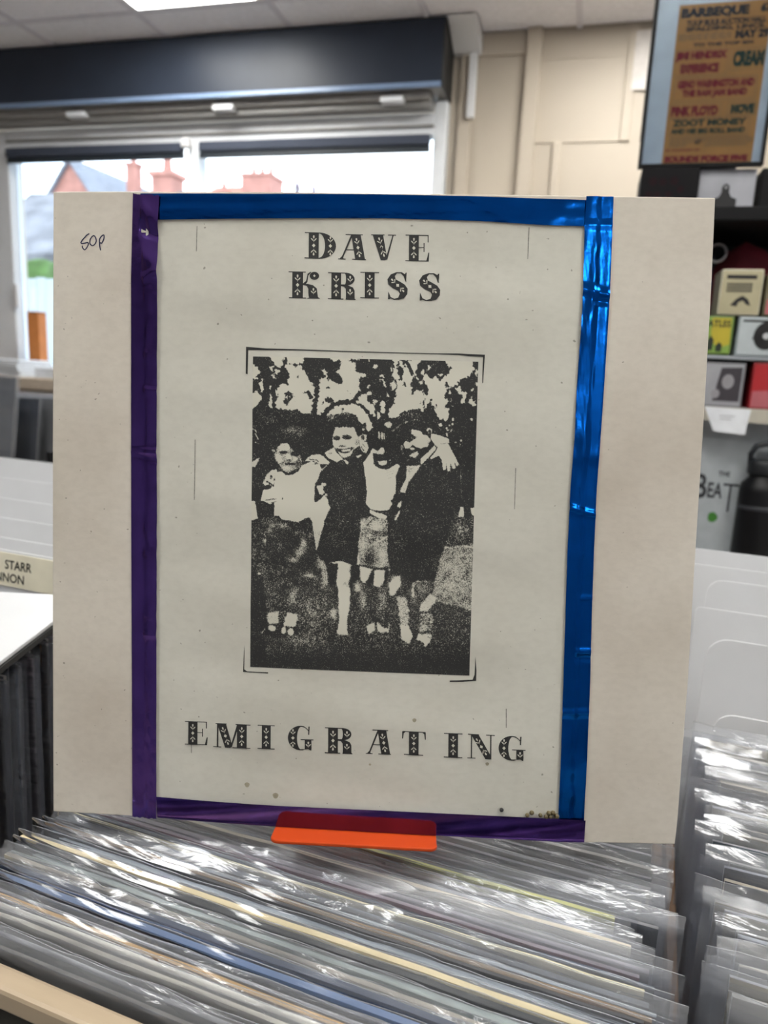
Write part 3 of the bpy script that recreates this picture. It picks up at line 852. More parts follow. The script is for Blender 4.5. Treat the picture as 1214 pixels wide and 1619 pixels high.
def sleeve_mesh(k, fringe, ang, t, wr, flap=1):
    """a polythene bag: front and back walls joined at both sides, open fringe on top bending back"""
    r = random.Random(900 + k)
    w1, w2, w3 = wob(r, 6), wob(r, 7), wob(r, 5)
    x0, x1 = -JW / 2 - .003, JW / 2 + r.uniform(.007, .014)
    if flap < 0:
        x0, x1 = -x1, -x0
    zs = [0, .10, .20, .25, .275, .29, .300, .306, .310, .3126]
    nf = 6
    prof = [(z, 0.0, 0.0) for z in zs]          # z, bend y, fringe amount
    z, y, a = .3126, 0.0, 0.0
    for j in range(nf):
        a = ang * min(1.0, (j + 1) / 2.5)
        z += fringe / nf * math.cos(a)
        y += fringe / nf * math.sin(a)
        prof.append((z, y, (j + 1) / nf))
    n = 96
    m = MB()
    kinks = [(r.uniform(x0, x1), r.uniform(.0015, .006), r.uniform(-.0022, .0022), r.uniform(-.02, .02)) for _ in range(int(5 * wr) + 1)]
    for side in (-1, 1):
        vs = []
        pf_ = prof if side < 0 else prof[:-4]
        for pz, py, q in pf_:
            for i in range(n + 1):
                u = i / n
                x = x0 + (x1 - x0) * u
                edge = min(1.0, min(u, 1 - u) * 14)
                off = (t / 2 + .0005 + .0005 * (1 + w1(x + pz * 2)) * wr) * edge ** .5
                if q > 0:
                    off = off * (1 - q) + .0004 * q
                wz = (.0011 * w2(x * .4) + .0003 * w3(x * 2)) * q * wr
                wy = (.0013 * w3(x * .5 + side * .01) * q + .0004 * w2(x * 1.2 + pz * 9) * (.3 + q)) * wr
                sh = 0
                wy += q * sum(ka * math.exp(-((x - kx - kt * q) / kw) ** 2) for kx, kw, ka, kt in kinks)
                vs.append((x + .0008 * w1(pz * 8) * (1 if u > .5 else -1), side * off + py + wy, pz + wz + sh))
        fs = [(j * (n + 1) + i, j * (n + 1) + i + 1, (j + 1) * (n + 1) + i + 1, (j + 1) * (n + 1) + i) for j in range(len(pf_) - 1) for i in range(n)]
        m.add(vs, fs)
        if side > 0:
            continue
        top = vs[-(n + 1):]
        m.tube([top[i] for i in range(0, n + 1, 2)], .00017, 5, mi=1)
    me = m.mesh('plastic_sleeve', [PL[0], M_edge_glint], smooth=True)
    return me
SLV = []
SLV_LEFT = []
spec = [(.007, .65), (.005, .5), (.0075, .8), (.0035, .3), (.0065, .85), (.007, .55), (.006, .7), (.0055, .45), (.002, .2), (.008, .6)]
for k, (f_, a_) in enumerate(spec):
    SLV.append(sleeve_mesh(k, f_, a_, .0028, [1.0, .7, 1.5, .8, 1.2, 1.0, 1.8, .6, .5, 1.3][k]))
    SLV_LEFT.append(sleeve_mesh(k + 20, f_ * 1.25, a_, .0028, [1.3, 1.0, 1.8, 1.0, 1.5, 1.2, 2.0, 1.0, 1.0, 1.5][k], -1))

JM = {}
def jmat(hexcol, rough=.45):
    return pmat('card_' + hexcol, hexcol, rough, var=.15, scale=25)
ORD = 'first second third fourth fifth sixth seventh eighth ninth tenth eleventh twelfth thirteenth fourteenth fifteenth sixteenth seventeenth eighteenth nineteenth twentieth twenty-first twenty-second twenty-third twenty-fourth twenty-fifth twenty-sixth twenty-seventh twenty-eighth twenty-ninth thirtieth thirty-first thirty-second thirty-third thirty-fourth thirty-fifth thirty-sixth thirty-seventh thirty-eighth thirty-ninth fortieth forty-first forty-second forty-third forty-fourth forty-fifth forty-sixth forty-seventh forty-eighth forty-ninth fiftieth'.split()
def record(x, y, ztop, face, edge, jk, sk, pk, label, group, lean=0.0, yaw=0.0, slv=None):
    """x: centre across the bin, y: depth in the bin, ztop: height of the jacket's top edge"""
    o = link('record', None)
    tag(o, label, 'record', group)
    o.location = B(x, y - math.sin(lean) * JH, ztop - JH * math.cos(lean))
    o.rotation_euler = (-lean, 0, YB + yaw)
    j = link('jacket', JACK[jk][0], o)
    for i, mm in ((0, jmat(face)), (1, jmat(edge, .7))):
        j.material_slots[i].link = 'OBJECT'
        j.material_slots[i].material = mm
    s = link('plastic_sleeve', (slv or SLV)[sk], o)
    s.material_slots[0].link = 'OBJECT'
    s.material_slots[0].material = PL[pk]
    return o
CN = {'e0dcd0': 'bright white', 'a8a6a2': 'light grey', '3a4252': 'navy', '2b3140': 'navy', '24262a': 'black', 'd6d2c8': 'white', 'b9b4a8': 'pale grey', '8a8f98': 'grey', '4a6a94': 'blue', '5d6470': 'slate', 'cdbf9a': 'cream', '9fb3aa': 'pale green', 'c08a98': 'pink', '3f6672': 'teal', '8a6a4a': 'brown', 'aeb06a': 'yellow-green', '6a6a6c': 'dark grey', 'b0a4a8': 'mauve grey', 'a89878': 'tan'}
# y, face, edge, jacket mesh, sleeve mesh, plastic, z lift, x shift, yaw (front bin, rail towards the window)
FRONT = [
 (0.2035, '8a8f98', 'a8a6a2', 0, 5, 2, -0.0050, 0.000, 0.000),
 (0.2080, 'a8a6a2', 'b4b4b8', 1, 3, 2, -0.0030, 0.001, 0.002),
 (0.2128, 'd6d2c8', 'dcd8cc', 2, 7, 2, 0.0000, 0.000, 0.000),
 (0.2175, 'e0dcd0', 'dcd8cc', 3, 3, 2, 0.0005, 0.002, 0.003),
 (0.2218, '8a6a4a', 'a88a60', 1, 8, 0, 0.0010, 0.001, 0.000),
 (0.2262, 'b9b4a8', 'b4b4b8', 0, 3, 2, -0.0010, -0.001, 0.002),
 (0.2310, '4a6a94', '53688a', 3, 8, 0, 0.0025, 0.001, 0.002),
 (0.2362, '3a4252', '3e4656', 3, 8, 0, 0.0035, 0.000, 0.002),
 (0.2405, 'd6d2c8', 'd8d6d0', 0, 6, 2, -0.0020, 0.002, 0.000),
 (0.2450, 'cdbf9a', 'd6ccb8', 1, 7, 2, 0.0000, 0.001, -0.003),
 (0.2490, '9fb3aa', 'bcc8c0', 2, 3, 0, -0.0010, 0.000, 0.000),
 (0.2528, '24262a', '2a2c2e', 3, 8, 0, 0.0025, 0.001, 0.000),
 (0.2564, 'cdbf9a', 'cabb96', 3, 8, 0, 0.0040, 0.001, 0.000),
 (0.2606, '24262a', '34383a', 1, 8, 0, 0.0000, 0.000, 0.000),
 (0.2646, '8a8f98', '9aa2a8', 2, 3, 0, -0.0010, 0.001, 0.002),
 (0.2686, '24262a', '2c2c2e', 0, 8, 0, 0.0020, -0.002, 0.002),
 (0.2722, '8a6a4a', '7a6448', 1, 8, 0, 0.0015, 0.001, 0.000),
 (0.2766, '8a8f98', 'a8b0b4', 2, 0, 2, -0.0010, 0.003, 0.004),
 (0.2812, '5d6470', '8a8f98', 3, 5, 0, -0.0010, 0.000, 0.000),
 (0.2852, 'cdbf9a', 'dcd2ac', 0, 8, 0, 0.0010, -0.002, 0.006),
 (0.2896, '5d6470', '707884', 1, 9, 0, 0.0000, 0.002, 0.006),
 (0.2940, 'c08a98', 'c8b8bc', 2, 1, 2, -0.0010, -0.004, 0.008),
 (0.2985, 'b0a4a8', 'c0b8bc', 3, 5, 1, -0.0010, 0.000, 0.008),
 (0.3030, 'd6d2c8', 'dcd6ca', 0, 0, 1, -0.0020, -0.010, 0.010),
 (0.3072, 'd6d2c8', 'e0d4bc', 1, 8, 0, 0.0010, -0.008, 0.016),
 (0.3115, '8a8f98', 'b4b4b8', 2, 2, 2, -0.0030, -0.014, 0.010),
 (0.3160, 'b9b4a8', 'c0c0c4', 3, 4, 2, -0.0040, -0.016, 0.012),
 (0.3204, 'd6d2c8', 'd6d2c8', 0, 6, 2, -0.0040, -0.016, 0.010),
 (0.3250, 'aeb06a', 'b4b47a', 1, 8, 0, 0.0000, -0.016, 0.012),
 (0.3296, '5d6470', '98989a', 2, 9, 2, -0.0030, 0.004, 0.012),
 (0.3342, '24262a', '5a5c60', 3, 2, 2, -0.0040, 0.002, 0.012),
 (0.3390, '8a8f98', 'a8a8ac', 0, 6, 2, -0.0040, -0.006, 0.012),
 (0.3440, 'd6d2c8', 'd0cec8', 1, 2, 2, -0.0030, -0.004, 0.012),
 (0.3500, '8a8f98', 'b4b4b8', 2, 0, 2, -0.0030, -0.002, 0.010),
 (0.3570, 'd6d2c8', 'c8c8c8', 3, 4, 2, -0.0030, 0.000, 0.008),
 (0.3650, '8a8f98', 'b0b0b4', 0, 2, 2, -0.0020, 0.000, 0.006),
 (0.3740, 'b9b4a8', 'd0ccc4', 1, 6, 2, -0.0020, 0.001, 0.004),
 (0.3850, '8a8f98', 'b0b0b4', 2, 0, 2, -0.0020, 0.000, 0.002),
 (0.3980, 'd6d2c8', 'd6d2c8', 3, 2, 2, -0.0020, 0.000, 0.000),
]
STICKERS = [(.2940, 'd24a68', .005, .030), (.2940, 'd0405a', .068, .088), (.2896, 'd8504a', .098, .108), (.2896, 'c85048', .114, .120), (.2646, '8fa05a', .06, .12), (.2490, '8fb4a8', .02, .14)]
for i, (y, fc, ed, jk, sk, pk, dz, dx, yaw) in enumerate(FRONT):
    o = record(-.131 + dx, y, 1.0455 + dz, fc, ed, jk, sk, pk, '%s record in the front bin, %s back from the cream rail' % (CN[fc], ORD[i]), 'records in the front bin', lean=.06, yaw=yaw)
    for yy, hexc, x0_, x1_ in STICKERS:
        if abs(yy - y) < 1e-6:
            part('sticker', MB().box(x0_, -.0034, JH - .012, x1_, -.0030, JH - .0005), pmat('sticker_' + hexc, hexc, .5, var=.2, scale=120), o)
rr = random.Random(21)
faces = ['d6d2c8', 'b9b4a8', 'e0dcd0', 'd6d2c8', '5d6470', '8a8f98', 'cdbf9a', '3f6672', 'd6d2c8', '2b3140', 'b9b4a8', 'e0dcd0', 'a89878']
edges = ['d8d6d0', 'b4b4b8', 'd2ccc0', 'd9d0bc', 'a8acb4']
y = .246
i = 0
while y < .552:
    fc = faces[(i * 5 + i // 3) % len(faces)]
    record(.2165 + rr.uniform(-.004, .006), y, 1.043 + rr.uniform(-.006, .004), fc, edges[i % 5], i % 6, [2, 6, 0, 4, 9, 5, 2, 1][i % 8], [2, 1, 2, 0, 1, 2, 0][i % 7], '%s record in a clear sleeve in the right-hand bin, %s from its front' % (CN[fc], ORD[i]), 'records in the right-hand bin', lean=.05 + rr.uniform(-.012, .012), yaw=rr.uniform(-.012, .012), slv=SLV_LEFT)
    y += rr.uniform(.0085, .0125)
    i += 1
y, i = .262, 0
while y < .432:
    fc = ['6a6a6c', '8a8f98', '5d6470', 'b0a4a8', '24262a', '6a6a6c', '8a6a4a'][i % 7]
    record(-.514 - .33 * (y - .262) + rr.uniform(-.004, .002), y, 1.090 + rr.uniform(-.003, .003), fc, 'a8a6a2', i % 6, [3, 8][i % 2], 3, '%s smoky-sleeved record under the fallen white board, %s from its front' % (CN[fc], ORD[i]), 'records in the left-hand bin', lean=.02, yaw=rr.uniform(-.006, .006))
    y += rr.uniform(.0075, .0105)
    i += 1

# ---- white dividers
M_div = pmat('white_polypropylene', 'd2d3d6', 0.35, var=0.02)
def rounded(x0, x1, z0, z1, r, n=6):
    p = [(x0, z0), (x1, z0)]
    p += [(x1 - r + r * math.cos(a), z1 - r + r * math.sin(a)) for a in [k * math.pi / 2 / n for k in range(n + 1)]]
    p += [(x0 + r - r * math.sin(a), z1 - r + r * math.cos(a)) for a in [k * math.pi / 2 / n for k in range(n + 1)]]
    return p
def divider(label, x0, x1, y, ztop, lean=.06, yaw=0.0, group=None, m=None, r=.014, h=.38):
    o = link('bin_divider', MB().prism(rounded(x0, x1, 0, h, r), -.0008, .0008, 'y').mesh('bin_divider', m or M_div), None)
    tag(o, label, 'divider', group)
    o.location = B(0, y - math.sin(lean) * h, ztop - h * math.cos(lean))
    o.rotation_euler = (-lean, 0, YB + yaw)
    return o
g = 'white dividers in the right-hand bin'
divider('white rounded divider directly behind the right-hand records, lowest of the six', .066, .376, .560, 1.058, group=g)
divider('tall white rounded divider in the right-hand bin, next behind the lowest one', .058, .376, .600, 1.102, group=g, r=.016)
divider('white square-cornered divider in the right-hand bin, third from the front', .050, .376, .645, 1.112, group=g, r=.004)
divider('white rounded divider in the right-hand bin, fourth from the front', .060, .376, .690, 1.126, group=g, r=.013)
divider('tallest white divider at the very back of the right-hand bin', .020, .376, .742, 1.141, group=g, r=.005)
divider('white divider in the right-hand bin, just in front of the tallest rear one', .045, .376, .716, 1.132, group=g, r=.006)

g = 'white dividers in the left-hand bin'
# fallen board, lying over the left-hand records
fb = thing('fallen_board', 'white divider board lying flat on the left-hand records beside the album cover', 'divider', B(-.345, .262, 1.104), YB + math.radians(20))
part('sheet', MB().prism([(-.33, -.01), (-.004, -.01), (0, -.006), (0, .19), (-.33, .19)], 0, .003, 'z'), M_div, fb, bevel=.0006)
part('black_edge', MB().prism([(-.004, -.01), (.0015, -.004), (.0015, .19), (-.004, .19)], -.004, -.0003, 'z'), M_dark, fb)
ld = thing('bin_divider', 'cream labelled divider reading STARR and LENNON behind the fallen board', 'divider', B(0, .452, 0.734), YB, g)
o = part('sheet', MB().prism(rounded(-.73, -.40, 0, .383, .006), -.0008, .0008, 'y'), M_div, ld)
o.rotation_euler = (-.10, 0, 0)
st = part('label_strip', MB().box(-.728, -.0022, .350, -.405, -.0009, .381), pmat('cream_label', 'dcd6c2', .5), ld)
st.rotation_euler = (-.10, 0, 0)
m = MB()
add_text(m, 'STARR', -.5455, .3662, -.5140, .3747, -.0026, bold=.012)
add_text(m, 'LENNON', -.5675, .3540, -.5225, .3624, -.0026, bold=.012)
part('lettering', m, M_ink, st)
for k, (y, zt, x1, lab) in enumerate([(.515, 1.118, -.39, 'white divider right behind the labelled one in the left-hand bin'), (.565, 1.122, -.40, 'second plain white divider behind the label in the left-hand bin'), (.62, 1.128, -.41, 'third plain white divider behind the label in the left-hand bin'), (.70, 1.133, -.41, 'fourth plain white divider behind the label in the left-hand bin'), (.80, 1.139, -.41, 'rearmost white divider in the left-hand bin')]):
    divider(lab, -1.05, x1, y, zt, group=g, r=.006, lean=.12)
    # the record sleeves between the dividers
# ---- bin further back, below the ledge
t = thing('storage_crate', 'black plastic crate of clear-sleeved records below the window ledge', 'crate', (-1.36, 1.30, .70))
part('crate_wall', MB().box(-.26, 0, 0, .26, .008, .36), M_black, t, bevel=.002)
part('crate_wall', MB().box(-.26, .42, 0, .26, .428, .40), M_black, t, bevel=.002)
part('crate_wall', MB().box(-.26, .008, 0, -.252, .42, .38), M_black, t, bevel=.002)
part('crate_wall', MB().box(.252, .008, 0, .26, .42, .38), M_black, t, bevel=.002)
part('crate_floor', MB().box(-.252, .008, 0, .252, .42, .008), M_black, t)
t = thing('crate_table', 'dark table carrying the crate of records below the window', 'table', (-1.36, 1.52, 0))
part('table_top', MB().box(-.45, -.26, .67, .45, .30, .699), M_ply, t, bevel=.003)
for sx in (-.41, .41):
    for sy in (-.22, .26):
        part('leg', MB().box(sx - .02, sy - .02, 0, sx + .02, sy + .02, .6695), M_dark, t)
cl = ['5d6470', '2b3140', '6a6a6c', '8a8f98', '24262a', 'b0a4a8']
for k in range(6):
    o = record(0, 0, 1.0, cl[k], 'a8a6a2', k, [2, 6, 0, 9, 4, 1][k], [1, 0, 2, 1, 2, 0][k], '%s record in the black crate below the window ledge, %s from front' % (CN[cl[k]], ORD[k]), 'records in the black crate', lean=.14)
    o.location = (-1.43 + .02 * (k % 3), 1.37 + .045 * k, .735 + .05 * (k < 1) + .135)
    o.rotation_euler = (-.16, 0, .04 * (k % 2))
ob = thing('dark_tray', 'black tray with a brown packet under the window ledge beside the album cover', 'tray', (-1.95, 2.30, .0))
part('stand', MB().box(-.5, -.2, 0, .5, .35, .88), M_dark, ob, bevel=.003)
part('tray_side', MB().box(-.5, -.2, .8805, .5, -.19, 1.06), M_black, ob, bevel=.002)
part('packet', MB().box(.02, -.15, .8805, .22, .1, 1.10), pmat('brown_packet', '9c6248', .6, var=.2), ob, bevel=.004)
part('packet', MB().box(-.42, -.12, .8805, -.06, .15, 1.12), pmat('plum_packet', '5a3a48', .5, var=.2), ob, bevel=.004)

